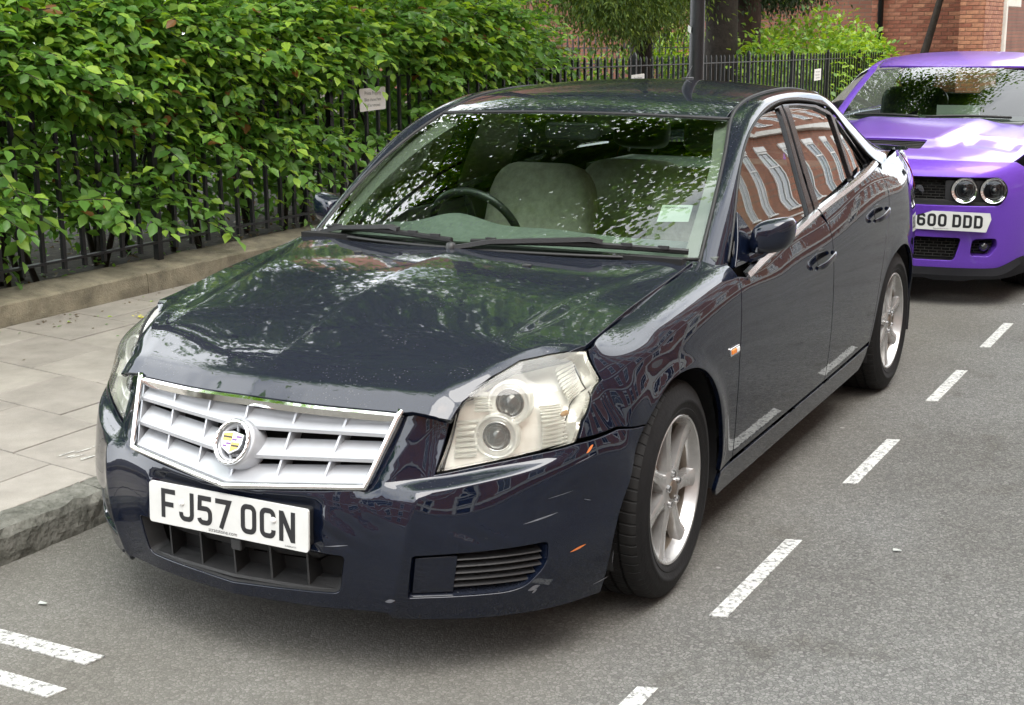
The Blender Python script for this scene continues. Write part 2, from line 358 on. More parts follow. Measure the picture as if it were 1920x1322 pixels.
def panel(name, fn, outline, m, parent, h=.02, gap=.0022, rad=.0016, depth=.014, holes=(), ctr=None, off=0.0, extra=(), kind=None):
    """cut outline (in the surface's own two coordinates) out of fn and give it rounded, turned-in edges"""
    out = ccw(resample(ccw(outline), h)); ho = [ccw(resample(ccw(q), h)) for q in holes]
    loops = [(inset(out, gap + rad), inset(out, gap))] + [(inset(q, -gap - rad), inset(q, -gap)) for q in ho]
    pts, edges, rings = [], [], []
    for a, b in loops:
        o = len(pts); pts += a; edges += [(o + i, o + (i + 1) % len(a)) for i in range(len(a))]; rings.append((o, len(a), b))
    A = np.array(loops[0][0]); lo, hi = A.min(0), A.max(0)
    gx, gy = np.meshgrid(np.arange(lo[0], hi[0], h), np.arange(lo[1], hi[1], h * .9)); gx[1::2] += h / 2
    G = np.c_[gx.ravel(), gy.ravel()]; ok = inpoly(loops[0][0], G)
    for a, b in loops[1:]: ok &= ~inpoly(a, G)
    G = G[ok]; d = np.full(len(G), 1e9)
    for a, b in loops: d = np.minimum(d, segdist(a, G))
    for ln in extra: d = np.minimum(d, segdist(list(ln) + list(ln)[::-1], G))
    G = G[d > h * .55]; pts += [tuple(q) for q in G]
    for ln in extra:
        L = list(ln)
        o = len(pts); pts += L; edges += [(o + i, o + i + 1) for i in range(len(L) - 1)]
    V, E, F, *_ = delaunay_2d_cdt([Vector(q) for q in pts], edges, [], 0, 1e-7)
    V = np.array([tuple(q) for q in V]); F = [tuple(f) for f in F if len(f) == 3]
    C = np.array([V[list(f)].mean(0) for f in F]); keep = inpoly(loops[0][0], C)
    for a, b in loops[1:]: keep &= ~inpoly(a, C)
    F = [f for f, k in zip(F, keep) if k]
    P = fn(V[:, 0], V[:, 1]); N = surf_normal(fn, V[:, 0], V[:, 1]); c = CTR if ctr is None else np.array(ctr)
    sg = 1 if ((P - c) * N).sum(1).mean() > 0 else -1
    N = N * sg; P = P + N * off
    if sg > 0: F = [f for f in F]
    # orientation of triangles against normals
    a, b_, c_ = (P[[f[i] for f in F]] for i in range(3)); tn = np.cross(b_ - a, c_ - a); mid = N[[f[0] for f in F]]
    flip = (tn * mid).sum(1) < 0; F = [f[::-1] if q else f for f, q in zip(F, flip)]
    verts = [P]; norms = [N]; base = len(P); faces = list(F)
    # boundary edges of the kept triangles, oriented
    he = {}
    for f in F:
        for i in range(3): he[(f[i], f[(i+1) % 3])] = 1
    bd = [(i, j) for (i, j) in he if (j, i) not in he]
    bv = sorted({i for e in bd for i in e}); idx = {v: k for k, v in enumerate(bv)}
    # map each boundary vertex to its outer ring position
    UV = V[bv]; O = np.zeros_like(UV); allr = np.array(sum([list(a) for a, b in loops], [])); allo = np.array(sum([list(b) for a, b in loops], []))
    for k, q in enumerate(UV): O[k] = allo[((allr - q) ** 2).sum(1).argmin()]
    Po = fn(O[:, 0], O[:, 1]); No = surf_normal(fn, O[:, 0], O[:, 1]) * sg; Po = Po + No * off
    side = Po - P[bv]; side /= np.linalg.norm(side, axis=1)[:, None] + 1e-12
    verts += [Po - No * rad, Po - No * depth]; norms += [side, side]
    n = len(bv)
    for i, j in bd:
        a, b_ = idx[i], idx[j]
        faces.append((j, i, base + a, base + b_)); faces.append((base + b_, base + a, base + n + a, base + n + b_))
    VV = np.concatenate(verts); NN = np.concatenate(norms)
    me = bpy.data.meshes.new(name); me.from_pydata(VV.tolist(), [], faces); me.polygons.foreach_set('use_smooth', [True] * len(faces))
    me.update(); me.normals_split_custom_set_from_vertices(NN.tolist())
    return link(name, me, m, parent)
def mir(fn): return lambda u, v: fn(u, v) * np.array([-1, 1, 1])
def patch(name, fn, nu, nv, m, parent, u=(0, 1), v=(0, 1), ctr=None, thick=0):
    """regular grid patch over a surface"""
    U, Vv = np.meshgrid(np.linspace(*u, nu), np.linspace(*v, nv)); P = fn(U.ravel(), Vv.ravel()); N = surf_normal(fn, U.ravel(), Vv.ravel())
    c = CTR if ctr is None else np.array(ctr); sg = 1 if ((P - c) * N).sum(1).mean() > 0 else -1; N *= sg
    F = []
    for j in range(nv - 1):
        for i in range(nu - 1):
            f = (j*nu+i, j*nu+i+1, (j+1)*nu+i+1, (j+1)*nu+i); F.append(f if sg > 0 else f[::-1])
    me = bpy.data.meshes.new(name); me.from_pydata(P.tolist(), [], F); me.polygons.foreach_set('use_smooth', [True] * len(F)); me.update()
    me.normals_split_custom_set_from_vertices(N.tolist())
    return link(name, me, m, parent)
def stroke(path, w):
    """flat letter stroke: list of quads along a 2D path of constant width"""
    P = [np.array(p, float) for p in path]; n = len(P); Lf, Rt = [], []
    for i in range(n):
        a = P[max(i-1, 0)]; b = P[min(i+1, n-1)]; e1 = P[i] - a if i else b - P[i]; e2 = b - P[i] if i < n-1 else e1
        e1 = e1 / np.linalg.norm(e1); e2 = e2 / np.linalg.norm(e2); n1 = np.array([-e1[1], e1[0]]); n2 = np.array([-e2[1], e2[0]])
        mm = (n1 + n2) / max(.3, 1 + n1 @ n2); Lf.append(P[i] + mm * w / 2); Rt.append(P[i] - mm * w / 2)
    return Lf + Rt[::-1], [(i, i+1, 2*n-2-i, 2*n-1-i) for i in range(n-1)]
def arcpts(cx, cy, r, a0, a1, n=6): return [(cx + r * math.cos(R(a0 + (a1-a0)*i/n)), cy + r * math.sin(R(a0 + (a1-a0)*i/n))) for i in range(n+1)]
def glyph(ch, w=.05, h=.079, t=.0135):
    """number-plate characters as centre-line strokes, origin bottom left"""
    e = t / 2; x0, x1, y0, y1 = e, w - e, e, h - e; r = .013
    def rr(): return [(x0+w*.3, y1)] 
    O = [(w/2, y1)] + arcpts(x0+r, y1-r, r, 90, 180) + arcpts(x0+r, y0+r, r, 180, 270) + arcpts(x1-r, y0+r, r, 270, 360) + arcpts(x1-r, y1-r, r, 0, 90) + [(w/2, y1)]
    g = {'F': [[(x0, 0), (x0, y1), (w-.002, y1)], [(t, h*.47), (w-.008, h*.47)]],
         'J': [[(x1, h)] + arcpts(x1-r, y0+r, r, 0, -90) + arcpts(x0+r, y0+r, r, 270, 180) + [(x0, h*.30)]],
         '5': [[(w-.003, y1), (x0+.003, y1), (x0+.0015, h*.56), (w*.5, h*.565)] + arcpts(x1-r, h*.565-r, r, 90, 0) + arcpts(x1-r, y0+r, r, 0, -90) + arcpts(x0+r, y0+r, r, 270, 190)],
         '7': [[(0, y1), (w-.005, y1), (w*.36, 0)]],
         '0': [O], 'O': [O], 'C': [[(x1, h*.70)] + arcpts(x1-r, y1-r, r, 0, 90) + arcpts(x0+r, y1-r, r, 90, 180) + arcpts(x0+r, y0+r, r, 180, 270) + arcpts(x1-r, y0+r, r, 270, 360) + [(x1, h*.30)]],
         'N': [[(x0, 0), (x0, h)], [(x1, 0), (x1, h)], [(t+.001, h-.010), (w-t-.001, .010)]],
         'L': [[(x0, h), (x0, y0), (w, y0)]],
         '6': [[(x1, h*.76)] + arcpts(x1-r, y1-r, r, 0, 90) + arcpts(x0+r, y1-r, r, 90, 180) + arcpts(x0+r, y0+r, r, 180, 270) + arcpts(x1-r, y0+r, r, 270, 360) + arcpts(x1-r, h*.56-r, r, 0, 90) + [(t, h*.56)]],
         'D': [[(x0, h), (x0, 0)], [(t, y1)] + arcpts(x1-r, y1-r, r, 90, 0) + arcpts(x1-r, y0+r, r, 0, -90) + [(t, y0)]]}
    out = []
    for p in g[ch]: out.append(stroke(p, t))
    if ch == 'N':
        out[2] = ([np.array(q) for q in ((t, h), (t*.95, h*.62) if False else (t, h - .032), (w - t, 0), (w - t, .032))], [(0, 1, 2, 3)])
    return out
def text_mesh(name, body, size, to3d, m, parent, align='CENTER', sx=1.0):
    """flat print from the built-in font, laid on a surface by to3d(x, y)"""
    cu = bpy.data.curves.new(name, 'FONT'); cu.body = body; cu.size = size; cu.align_x = align; cu.resolution_u = 2
    t = bpy.data.objects.new(name + '_src', cu); me = t.to_mesh(); n = len(me.vertices)
    vs = [to3d(v.co.x * sx, v.co.y) for v in me.vertices]; fs = [tuple(p.vertices) for p in me.polygons]
    t.to_mesh_clear(); bpy.data.objects.remove(t); bpy.data.curves.remove(cu)
    return quick(name, vs, fs, m, parent)
# ------------------------------------------------------------------ setting
def asphalt():
    m, t, b = newmat('asphalt'); N, L = t.nodes, t.links; c = N.new('ShaderNodeTexCoord'); O = c.outputs['Object']
    def noise(s, d=4, r=.6):
        n = N.new('ShaderNodeTexNoise'); n.inputs['Scale'].default_value = s; n.inputs['Detail'].default_value = d; n.inputs['Roughness'].default_value = r; L.new(O, n.inputs['Vector']); return n
    def ramp(src, a, bb, ca, cb):
        r = N.new('ShaderNodeValToRGB'); r.color_ramp.elements[0].position = a; r.color_ramp.elements[1].position = bb; r.color_ramp.elements[0].color = (*ca, 1); r.color_ramp.elements[1].color = (*cb, 1); L.new(src, r.inputs['Fac']); return r
    def mixc(f, a, bb, mode='MIX'):
        x = N.new('ShaderNodeMixRGB'); x.blend_type = mode
        if isinstance(f, float): x.inputs['Fac'].default_value = f
        else: L.new(f, x.inputs['Fac'])
        for k, q in (('Color1', a), ('Color2', bb)):
            if isinstance(q, tuple): x.inputs[k].default_value = (*q, 1)
            else: L.new(q, x.inputs[k])
        return x.outputs['Color']
    v = N.new('ShaderNodeTexVoronoi'); v.inputs['Scale'].default_value = 92; L.new(O, v.inputs['Vector'])
    stone = ramp(v.outputs['Color'], 0, 1, (.098, .097, .094), (.222, .219, .210)).outputs['Color']
    v2 = N.new('ShaderNodeTexVoronoi'); v2.feature = 'DISTANCE_TO_EDGE'; v2.inputs['Scale'].default_value = 92; L.new(O, v2.inputs['Vector'])
    edge = ramp(v2.outputs['Distance'], .0, .12, (1, 1, 1), (0, 0, 0)).outputs['Color']
    base = mixc(edge, stone, (.070, .069, .066))
    pale = ramp(noise(330, 1).outputs['Fac'], .735, .775, (0, 0, 0), (.7, .7, .7)).outputs['Color']
    base = mixc(pale, base, (.36, .35, .33))
    big = ramp(noise(.9, 5).outputs['Fac'], .35, .65, (.84, .82, .78), (1.14, 1.14, 1.12)).outputs['Color']
    base = mixc(1.0, base, big, 'MULTIPLY')
    # oil and rain stains where cars stand
    st = ramp(noise(2.3, 6, .7).outputs['Fac'], .56, .70, (1, 1, 1), (.70, .68, .64)).outputs['Color']
    base = mixc(1.0, base, st, 'MULTIPLY')
    # sandy dirt that gathers in the parking bay, and a patched strip
    sx = N.new('ShaderNodeSeparateXYZ'); L.new(O, sx.inputs[0]); wob = N.new('ShaderNodeMath'); wob.operation = 'MULTIPLY_ADD'; wob.inputs[1].default_value = .7; L.new(noise(1.4, 6, .7).outputs['Fac'], wob.inputs[0]); L.new(sx.outputs['X'], wob.inputs[2])
    bay = ramp(wob.outputs[0], .30, .62, (1, 1, 1), (0, 0, 0)); bay.color_ramp.elements[0].position = 0; mr_ = N.new('ShaderNodeMapRange'); mr_.inputs['From Min'].default_value = 1.05; mr_.inputs['From Max'].default_value = 1.55; mr_.inputs['To Min'].default_value = .62; mr_.inputs['To Max'].default_value = 0; L.new(wob.outputs[0], mr_.inputs['Value'])
    base = mixc(mr_.outputs[0], base, mixc(.45, base, (.20, .185, .15)))
    # hairline cracks
    v4 = N.new('ShaderNodeTexVoronoi'); v4.feature = 'DISTANCE_TO_EDGE'; v4.inputs['Scale'].default_value = .55; wv = N.new('ShaderNodeVectorMath'); wv.operation = 'MULTIPLY_ADD'; wv.inputs[1].default_value = (.5, .5, .5); L.new(noise(2.5, 5, .7).outputs['Color'], wv.inputs[0]); L.new(O, wv.inputs[2]); L.new(wv.outputs[0], v4.inputs['Vector'])
    crk = ramp(v4.outputs['Distance'], .0, .0016, (1, 1, 1), (0, 0, 0)).outputs['Color']
    # chewing-gum spots
    v3 = N.new('ShaderNodeTexVoronoi'); v3.inputs['Scale'].default_value = 3.2; L.new(O, v3.inputs['Vector'])
    gum = ramp(v3.outputs['Distance'], .030, .042, (1, 1, 1), (0, 0, 0)).outputs['Color']
    base = mixc(gum, base, (.30, .29, .27))
    L.new(base, b.inputs['Base Color']); setp(b, rough=.86, spec=.35)
    h = mixc(.5, v2.outputs['Distance'], noise(420, 2).outputs['Fac'])
    bp = N.new('ShaderNodeBump'); bp.inputs['Strength'].default_value = 1.0; bp.inputs['Distance'].default_value = .008; L.new(h, bp.inputs['Height']); L.new(bp.outputs['Normal'], b.inputs['Normal'])
    return m
def road_paint():
    m, t, b = newmat('worn_road_paint'); N, L = t.nodes, t.links; c = N.new('ShaderNodeTexCoord')
    n = N.new('ShaderNodeTexNoise'); n.inputs['Scale'].default_value = 60; n.inputs['Detail'].default_value = 6; n.inputs['Roughness'].default_value = .75; L.new(c.outputs['Object'], n.inputs['Vector'])
    r = N.new('ShaderNodeValToRGB'); r.color_ramp.elements[0].position = .40; r.color_ramp.elements[1].position = .52; r.color_ramp.elements[0].color = (.12, .12, .115, 1); r.color_ramp.elements[1].color = (.50, .50, .475, 1)
    L.new(n.outputs['Fac'], r.inputs['Fac']); L.new(r.outputs['Color'], b.inputs['Base Color']); setp(b, rough=.75)
    bp = N.new('ShaderNodeBump'); bp.inputs['Strength'].default_value = .5; bp.inputs['Distance'].default_value = .004; L.new(n.outputs['Fac'], bp.inputs['Height']); L.new(bp.outputs['Normal'], b.inputs['Normal'])
    return m
M['asphalt'] = asphalt(); M['roadpaint'] = road_paint()
M['slab'] = [mat('paving_stone_%s' % k, c, .85, var=.22, vscale=5, bump=.3, bscale=160) for k, c in (('a', (.262, .240, .212)), ('b', (.245, .224, .198)), ('c', (.278, .256, .225)))]
M['mortar'] = mat('joint_sand', (.17, .155, .13), .95, var=.4, vscale=30)
M['granite'] = mat('kerb_granite', (.125, .122, .106), .9, var=.55, vscale=13, bump=1.0, bscale=45, dark=(.035, .036, .027))
def wall_mat():
    m = mat('weathered_stone', (.210, .186, .132), .92, var=.45, vscale=6, bump=.7, bscale=110, dark=(.095, .085, .060)); return m
M['stone'] = wall_mat()
M['soil'] = mat('soil', (.045, .036, .026), .95, var=.6, vscale=14, bump=.8, bscale=30)
M['bark'] = mat('bark', (.030, .024, .019), .95, var=.5, vscale=12, bump=1.0, bscale=22)
M['bark_red'] = mat('reddish_bark', (.048, .028, .022), .95, var=.5, vscale=9, bump=1.0, bscale=18)
M['white_stone'] = mat('white_stone', (.66, .64, .58), .8, var=.12, vscale=3)
M['pane'] = mat('window_pane', (.02, .025, .03), .04, spec=.8)
M['white_wood'] = mat('white_woodwork', (.72, .71, .67), .5)
M['brick1'] = mat('brick_red', (.31, .13, .078), .85, var=.35, vscale=20, bump=.3, bscale=60)
M['brick2'] = mat('brick_orange', (.38, .175, .10), .85, var=.3, vscale=20, bump=.3, bscale=60)
M['brick3'] = mat('brick_dark', (.24, .085, .05), .85, var=.35, vscale=20, bump=.3, bscale=60)
M['pointing'] = mat('pointing', (.20, .135, .095), .95)
def brickwork(name, c1, c2, mort, vert='XZ'):
    m, t, b = newmat(name); N, L = t.nodes, t.links; c = N.new('ShaderNodeTexCoord'); s = N.new('ShaderNodeSeparateXYZ'); k = N.new('ShaderNodeCombineXYZ')
    L.new(c.outputs['Object'], s.inputs[0]); L.new(s.outputs[vert[0]], k.inputs['X']); L.new(s.outputs['Z'], k.inputs['Y'])
    br = N.new('ShaderNodeTexBrick'); br.inputs['Scale'].default_value = 1; br.inputs['Brick Width'].default_value = .225; br.inputs['Row Height'].default_value = .075; br.inputs['Mortar Size'].default_value = .009; br.inputs['Bias'].default_value = 0
    br.inputs['Color1'].default_value = (*c1, 1); br.inputs['Color2'].default_value = (*c2, 1); br.inputs['Mortar'].default_value = (*mort, 1); L.new(k.outputs[0], br.inputs['Vector'])
    n = N.new('ShaderNodeTexNoise'); n.inputs['Scale'].default_value = 1.6; n.inputs['Detail'].default_value = 6; L.new(c.outputs['Object'], n.inputs['Vector'])
    r = N.new('ShaderNodeValToRGB'); r.color_ramp.elements[0].color = (.72, .70, .68, 1); r.color_ramp.elements[1].color = (1.1, 1.1, 1.1, 1); r.color_ramp.elements[0].position = .3; r.color_ramp.elements[1].position = .7; L.new(n.outputs['Fac'], r.inputs['Fac'])
    mx_ = N.new('ShaderNodeMixRGB'); mx_.blend_type = 'MULTIPLY'; mx_.inputs['Fac'].default_value = 1; L.new(br.outputs['Color'], mx_.inputs['Color1']); L.new(r.outputs['Color'], mx_.inputs['Color2']); L.new(mx_.outputs['Color'], b.inputs['Base Color'])
    bp = N.new('ShaderNodeBump'); bp.inputs['Strength'].default_value = .5; bp.inputs['Distance'].default_value = .008; bp.invert = True; L.new(br.outputs['Fac'], bp.inputs['Height']); L.new(bp.outputs['Normal'], b.inputs['Normal']); setp(b, rough=.88)
    return m
M['bw_x'] = brickwork('brickwork_facing_street', (.36, .135, .07), (.27, .095, .05), (.19, .14, .10), 'YZ')
M['bw_y'] = brickwork('brickwork_flank', (.38, .17, .095), (.31, .125, .07), (.24, .17, .12), 'XZ')
M['bw_d'] = brickwork('brickwork_dark', (.22, .085, .05), (.16, .06, .038), (.12, .085, .06), 'XZ')

g = quick('ground', [(-250, -250, -.06), (250, -250, -.06), (250, 250, -.06), (-250, 250, -.06)], [(0, 1, 2, 3)], M['soil']); tag(g, kind='structure')
rd = quick('road', [(-1.10, -70, 0), (7.2, -70, 0), (7.2, 90, 0), (-1.10, 90, 0)], [(0, 1, 2, 3)], M['asphalt']); tag(rd, kind='structure')
# bay markings
def mark(poly, label, group=None):
    b = MB(); n = len(poly); b.add([(x, y, .004) for x, y in poly] + [(x, y, .0005) for x, y in poly], [tuple(range(n))] + [(i, n + i, n + (i+1) % n, (i+1) % n) for i in range(n)])
    o = b.build('bay_marking', M['roadpaint']); tag(o, label, 'road marking', group); return o
dash = [(-1.245, -.606), (-.115, .570), (1.218, 1.849), (2.522, 3.165), (3.734, 4.414), (5.03, 5.67), (6.3, 6.95)]
wh = ['nearest the camera at the bottom edge', 'beside the front wheel of the blue saloon', 'beside the front door of the blue saloon', 'beside the rear wheel of the blue saloon', 'in front of the purple car', 'beside the purple car', 'further along beside the purple car']
for (a, c), w_ in zip(dash, wh):
    x0 = 1.000 + (a + .6) * .0145; x1 = 1.000 + (c + .6) * .0145
    mark([(x0, a), (x0 + .050, a + .016), (x1 + .050, c + .016), (x1, c)], 'worn white parking bay dash ' + w_, 'white dashes along the parking bay')
mark([(-.94, -1.105), (-.93, -1.17), (-.335, -1.155), (-.325, -1.095)], 'short white bay-end line on the asphalt, the one closer to the bumper', 'white lines across the bay end')
mark([(-.94, -1.285), (-.93, -1.35), (-.285, -1.335), (-.275, -1.280)], 'short white bay-end line in the bottom left corner, the further from the bumper', 'white lines across the bay end')
# kerb
kb = empty('kerb'); tag(kb, kind='structure')
def rough_block(name, prof, y0, y1, amp, m, parent, ny=10, seed=0):
    r_ = np.random.default_rng(seed); n = len(prof); vs = []
    for j in range(ny + 1):
        for x, z in prof: vs.append((x + r_.normal(0, amp), y0 + (y1 - y0) * j / ny, z + r_.normal(0, amp * .6)))
    F = [(j*n+k, j*n+(k+1) % n, (j+1)*n+(k+1) % n, (j+1)*n+k) for j in range(ny) for k in range(n)] + [tuple(range(n-1, -1, -1)), tuple(ny*n + k for k in range(n))]
    return quick(name, vs, F, m, parent, False)
kp = [(-1.085, -.03), (-1.083, .03), (-1.085, .085), (-1.100, .110), (-1.15, .117), (-1.208, .119), (-1.21, .0)]
ky = [-2.2, -1.22, -.30, .62, 1.55, 2.5, 3.4, 4.4]
for i in range(7): rough_block('kerb_stone', kp, ky[i] + .003, ky[i+1] - .003, .0035, M['granite'], kb, 22, i)
rough_block('kerb_run', kp, 4.4, 60, .003, M['granite'], kb, 60, 9); rough_block('kerb_run', kp, -60, -2.2, .003, M['granite'], kb, 40, 10)
# pavement
pv = quick('pavement', [(-3.52, -60, .100), (-1.21, -60, .100), (-1.21, 60, .100), (-3.52, 60, .100)], [(0, 1, 2, 3)], M['mortar']); tag(pv, kind='structure')
r_ = np.random.default_rng(3)
ysl = [-1.95, -1.52, -1.02, -.52, -.055, .372, .80, 1.28, 1.74, 2.2, 2.66, 3.1]
xst = [[-1.215, -1.46, -1.95, -2.42, -2.95, -3.5], [-1.215, -1.69, -2.19, -2.67, -3.18, -3.5], [-1.215, -1.45, -1.93, -2.42, -2.92, -3.5], [-1.215, -1.70, -2.19, -2.66, -3.17, -3.5]]
for i in range(len(ysl) - 1):
    xs = xst[(i + 1) % 4]
    for j in range(len(xs) - 1):
        xa, xb = xs[j] - .003, xs[j+1] + .003; ya, yb = ysl[i] + .0035, ysl[i+1] - .0035; sk = lambda x: -.14 * (x + 2.4); dz = r_.normal(0, .0012)
        pts = [(xb, ya + sk(xb)), (xa, ya + sk(xa)), (xa, yb + sk(xa)), (xb, yb + sk(xb))]
        b = MB(); q = inset(pts, .003); b.add([(x, y, .098) for x, y in pts] + [(x, y, .1175 + dz) for x, y in pts] + [(x, y, .1195 + dz) for x, y in q], [(k, (k+1) % 4, 4 + (k+1) % 4, 4 + k) for k in range(4)] + [(4 + k, 4 + (k+1) % 4, 8 + (k+1) % 4, 8 + k) for k in range(4)] + [(8, 9, 10, 11)])
        b.build('paving_slab', M['slab'][int(r_.integers(3))], pv)
for a, c in ((-60, -2.2), (3.5, 60)):
    quick('paving_run', [(-3.5, a, .119), (-1.215, a, .119), (-1.215, c, .119), (-3.5, c, .119)], [(0, 1, 2, 3)], M['slab'][0], pv)
# white utility paint scrawl on the slabs, and litter
b = MB(); rs = np.random.default_rng(21)
for k in range(16):
    xa, ya = -1.50 + rs.uniform(0, .14), -.17 + rs.uniform(0, .30); an = rs.uniform(.9, 1.5); ln = rs.uniform(.02, .09); w_ = rs.uniform(.0015, .004); xb, yb = xa + ln * math.cos(an) * .5, ya + ln * math.sin(an); nx, ny = math.sin(an) * w_, -math.cos(an) * w_
    b.add([(xa - nx, ya - ny, .1225 + k * .00005), (xa + nx, ya + ny, .1225 + k * .00005), (xb + nx, yb + ny, .1225 + k * .00005), (xb - nx, yb - ny, .1225 + k * .00005)], [(0, 1, 2, 3)])
o = b.build('utility_mark', M['roadpaint'], fix=False); tag(o, 'faded white utility paint scrawl on the paving beside the saloon bumper', 'paint mark')
def litter(name, label, cat, p, m, L_=.03, rr=.004, ang=0):
    b = MB(); d = Vector((math.cos(ang), math.sin(ang), 0)) * L_ / 2; b.tube([Vector(p) - d, Vector(p) + d], rr, 8); tag(b.build(name, m), label, cat)
M['cork'] = mat('filter_cork', (.62, .30, .08), .8); M['blossom'] = mat('blossom', (.62, .60, .05), .7)
litter('cigarette_butt', 'orange cigarette filter lying on the asphalt in front of the saloon', 'cigarette butt', (.50, -1.05, .007), M['cork'], .026, .0042, .35)
b = MB()
for k in range(9):
    a = r_.uniform(0, 6.28); q = Vector((-3.02 + r_.normal(0, .015), 1.93 + r_.normal(0, .02), .126 + abs(r_.normal(0, .006)))); d = Vector((math.cos(a), math.sin(a), .3)) * .016; s_ = Vector((-math.sin(a), math.cos(a), .2)) * .008
    b.add([q, q + d * .5 + s_, q + d, q + d * .5 - s_], [(0, 1, 2, 3)])
b.tube([(-3.02, 1.93, .124), (-2.96, 2.03, .125), (-2.93, 2.10, .124)], [.003, .0045, .002], 6); o = b.build('fallen_blossom', M['blossom'], fix=False); tag(o, 'fallen yellow blossom sprig on the paving near the garden wall', 'blossom')
for k, (x, y, l) in enumerate(((-.75, -.93, 'white paper scrap on the asphalt left of the bay-end lines'), (1.35, .62, 'pale paper scrap on the road beside the middle dash'), (1.62, 2.35, 'white paper scrap on the road at the right edge'))):
    b = MB(); b.add([(x, y, .006), (x + .026, y + .006, .008), (x + .022, y + .017, .006), (x - .003, y + .013, .010)], [(0, 1, 2, 3)]); tag(b.build('paper_scrap', M['permit'], fix=False), l, 'litter', 'paper scraps on the road')
# far pavement
b = MB(); b.box((8.85, 10, .05), (3.3, 160, .14)); o = b.build('far_pavement', M['slab'][1]); tag(o, kind='structure')
# garden soil behind the wall
o = quick('garden_soil', [(-30, -60, .20), (-3.74, -60, .20), (-3.74, 60, .20), (-30, 60, .20)], [(0, 1, 2, 3)], M['soil']); tag(o, kind='structure')
# low stone wall
gw = empty('garden_wall', (-3.6, 2, .1)); tag(gw, 'low weathered stone plinth wall under the black railings', 'wall')
wp = [(-3.50, .10), (-3.498, .17), (-3.50, .232), (-3.512, .243), (-3.62, .256), (-3.755, .268), (-3.76, .10)]
wy = [-7.2, -4.8, -2.3, .1, 2.52, 4.9, 7.3, 9.7, 12.1, 14.5, 17, 19.4, 21.6]
for i in range(len(wy) - 1):
    o = rough_block('coping_block', [(x + 3.6, z - .1) for x, z in wp], wy[i] + .0025 - 2, wy[i+1] - .0025 - 2, .0022, M['stone'], gw, 26, 40 + i)
# iron railings
def drop(y): return -.0095 * max(0, y - 6.5)
fc = empty('iron_railings', (-3.7, 2, .25)); tag(fc, 'black iron railings with flat rails standing on the stone plinth', 'railings')
def bar_mesh(w, z0, z1, tip):
    b = MB(); h = w / 2; b.add([(-h, -h, z0), (h, -h, z0), (h, h, z0), (-h, h, z0), (-h, -h, z1), (h, -h, z1), (h, h, z1), (-h, h, z1), (-h*.4, -h*.4, z1 + tip), (h*.4, -h*.4, z1 + tip), (h*.4, h*.4, z1 + tip), (-h*.4, h*.4, z1 + tip)],
        [(3, 2, 1, 0), (0, 1, 5, 4), (1, 2, 6, 5), (2, 3, 7, 6), (3, 0, 4, 7), (4, 5, 9, 8), (5, 6, 10, 9), (6, 7, 11, 10), (7, 4, 8, 11), (8, 9, 10, 11)])
    me = bpy.data.meshes.new('bar'); me.from_pydata(b.v, [], b.f); me.materials.append(M['iron']); return me
bm_, pm_ = bar_mesh(.023, .07, 1.115, .03), bar_mesh(.042, .00, 1.15, .04)
for k in range(-16, 122):
    y = 2.384 + .154 * k; post = (k % 12 == 3)
    o = link('post' if post else 'bar', pm_ if post else bm_, None, fc); o.location = (r_.normal(0, .002), y - 2, drop(y)); o.rotation_euler = (r_.normal(0, .004), r_.normal(0, .004), R(45) * 0)
def rail(z, w, h):
    b = MB(); ys = list(np.linspace(-.1, 21.4, 12)); b.sweep([(0, y - 2, z - .25 + drop(y)) for y in ys], [(-w/2, -h/2), (w/2, -h/2), (w/2, h/2), (-w/2, h/2)]); b.build('rail', M['iron'], fc, bevel=.002)
rail(1.300, .044, .013); rail(.372, .044, .014)
for k in (3, 15, 27):
    y = 2.384 + .154 * k; b = MB(); b.tube([(-.02, y - 2, .75), (-.30, y - 2, .02)], .012, 8); b.build('stay', M['iron'], fc)
# notices tied to the railings
def notice(y, zt, lab, text=True):
    e = empty('notice_sign', (-3.678, y, zt)); tag(e, lab, 'sign')
    pr_ = rounded([(0, -.168), (.345, -.168), (.345, 0), (0, 0)], .012, 4)
    tilt = .02
    b = MB(); b.prism(pr_, -.002, .002, lambda a, c, h: (h, a, c - .0 + tilt * a)); b.build('board', M['paper'], e)
    if text:
        T = lambda a, c: (.0026, .1725 + a, c + tilt * .17)
        for s_, zz, sz in (('Private Property', -.052, .040), ('Bikes chained here', -.098, .036), ('will be removed', -.140, .036)):
            text_mesh('notice_lettering', s_, sz, lambda a, c, zz=zz: T(a, c + zz), M['ink'], e, sx=.82)
notice(5.05, 1.218, 'white private property notice on the railings left of the saloon roof')
notice(10.09, 1.172, 'small white notice on the railings just above the saloon roof edge', True)
notice(16.85, 1.058, 'small white notice on the far railings left of the purple car', True)
# street lamp column
lp = empty('street_lamp', (-2.9, 9.95, .12)); tag(lp, 'dark painted street lamp column standing beyond the saloon roof', 'lamp post')
b = MB(); b.lathe([(.10, 0), (.10, .55), (.085, .62), (.076, .68), (.074, 4.0), (.05, 6.2), (.05, 6.25), (.0, 6.25)], axis='Z', n=32); b.build('column', M['iron'], lp, sharp=35)
b = MB(); b.rbox((.45, 0, 6.25), (1.0, .10, .08), .03, axis=2); b.build('lamp_arm', M['iron'], lp); b = MB(); b.rbox((1.05, 0, 6.22), (.55, .24, .12), .06, axis=2); b.build('lantern', M['grey_plastic'], lp)
b = MB(); b.add([(-.078, -.062, 1.50), (-.035, -.085, 1.47), (-.03, -.088, 1.535), (-.07, -.072, 1.56)], [(0, 1, 2, 3)]); b.build('paper_label', M['paper'], lp, fix=False)
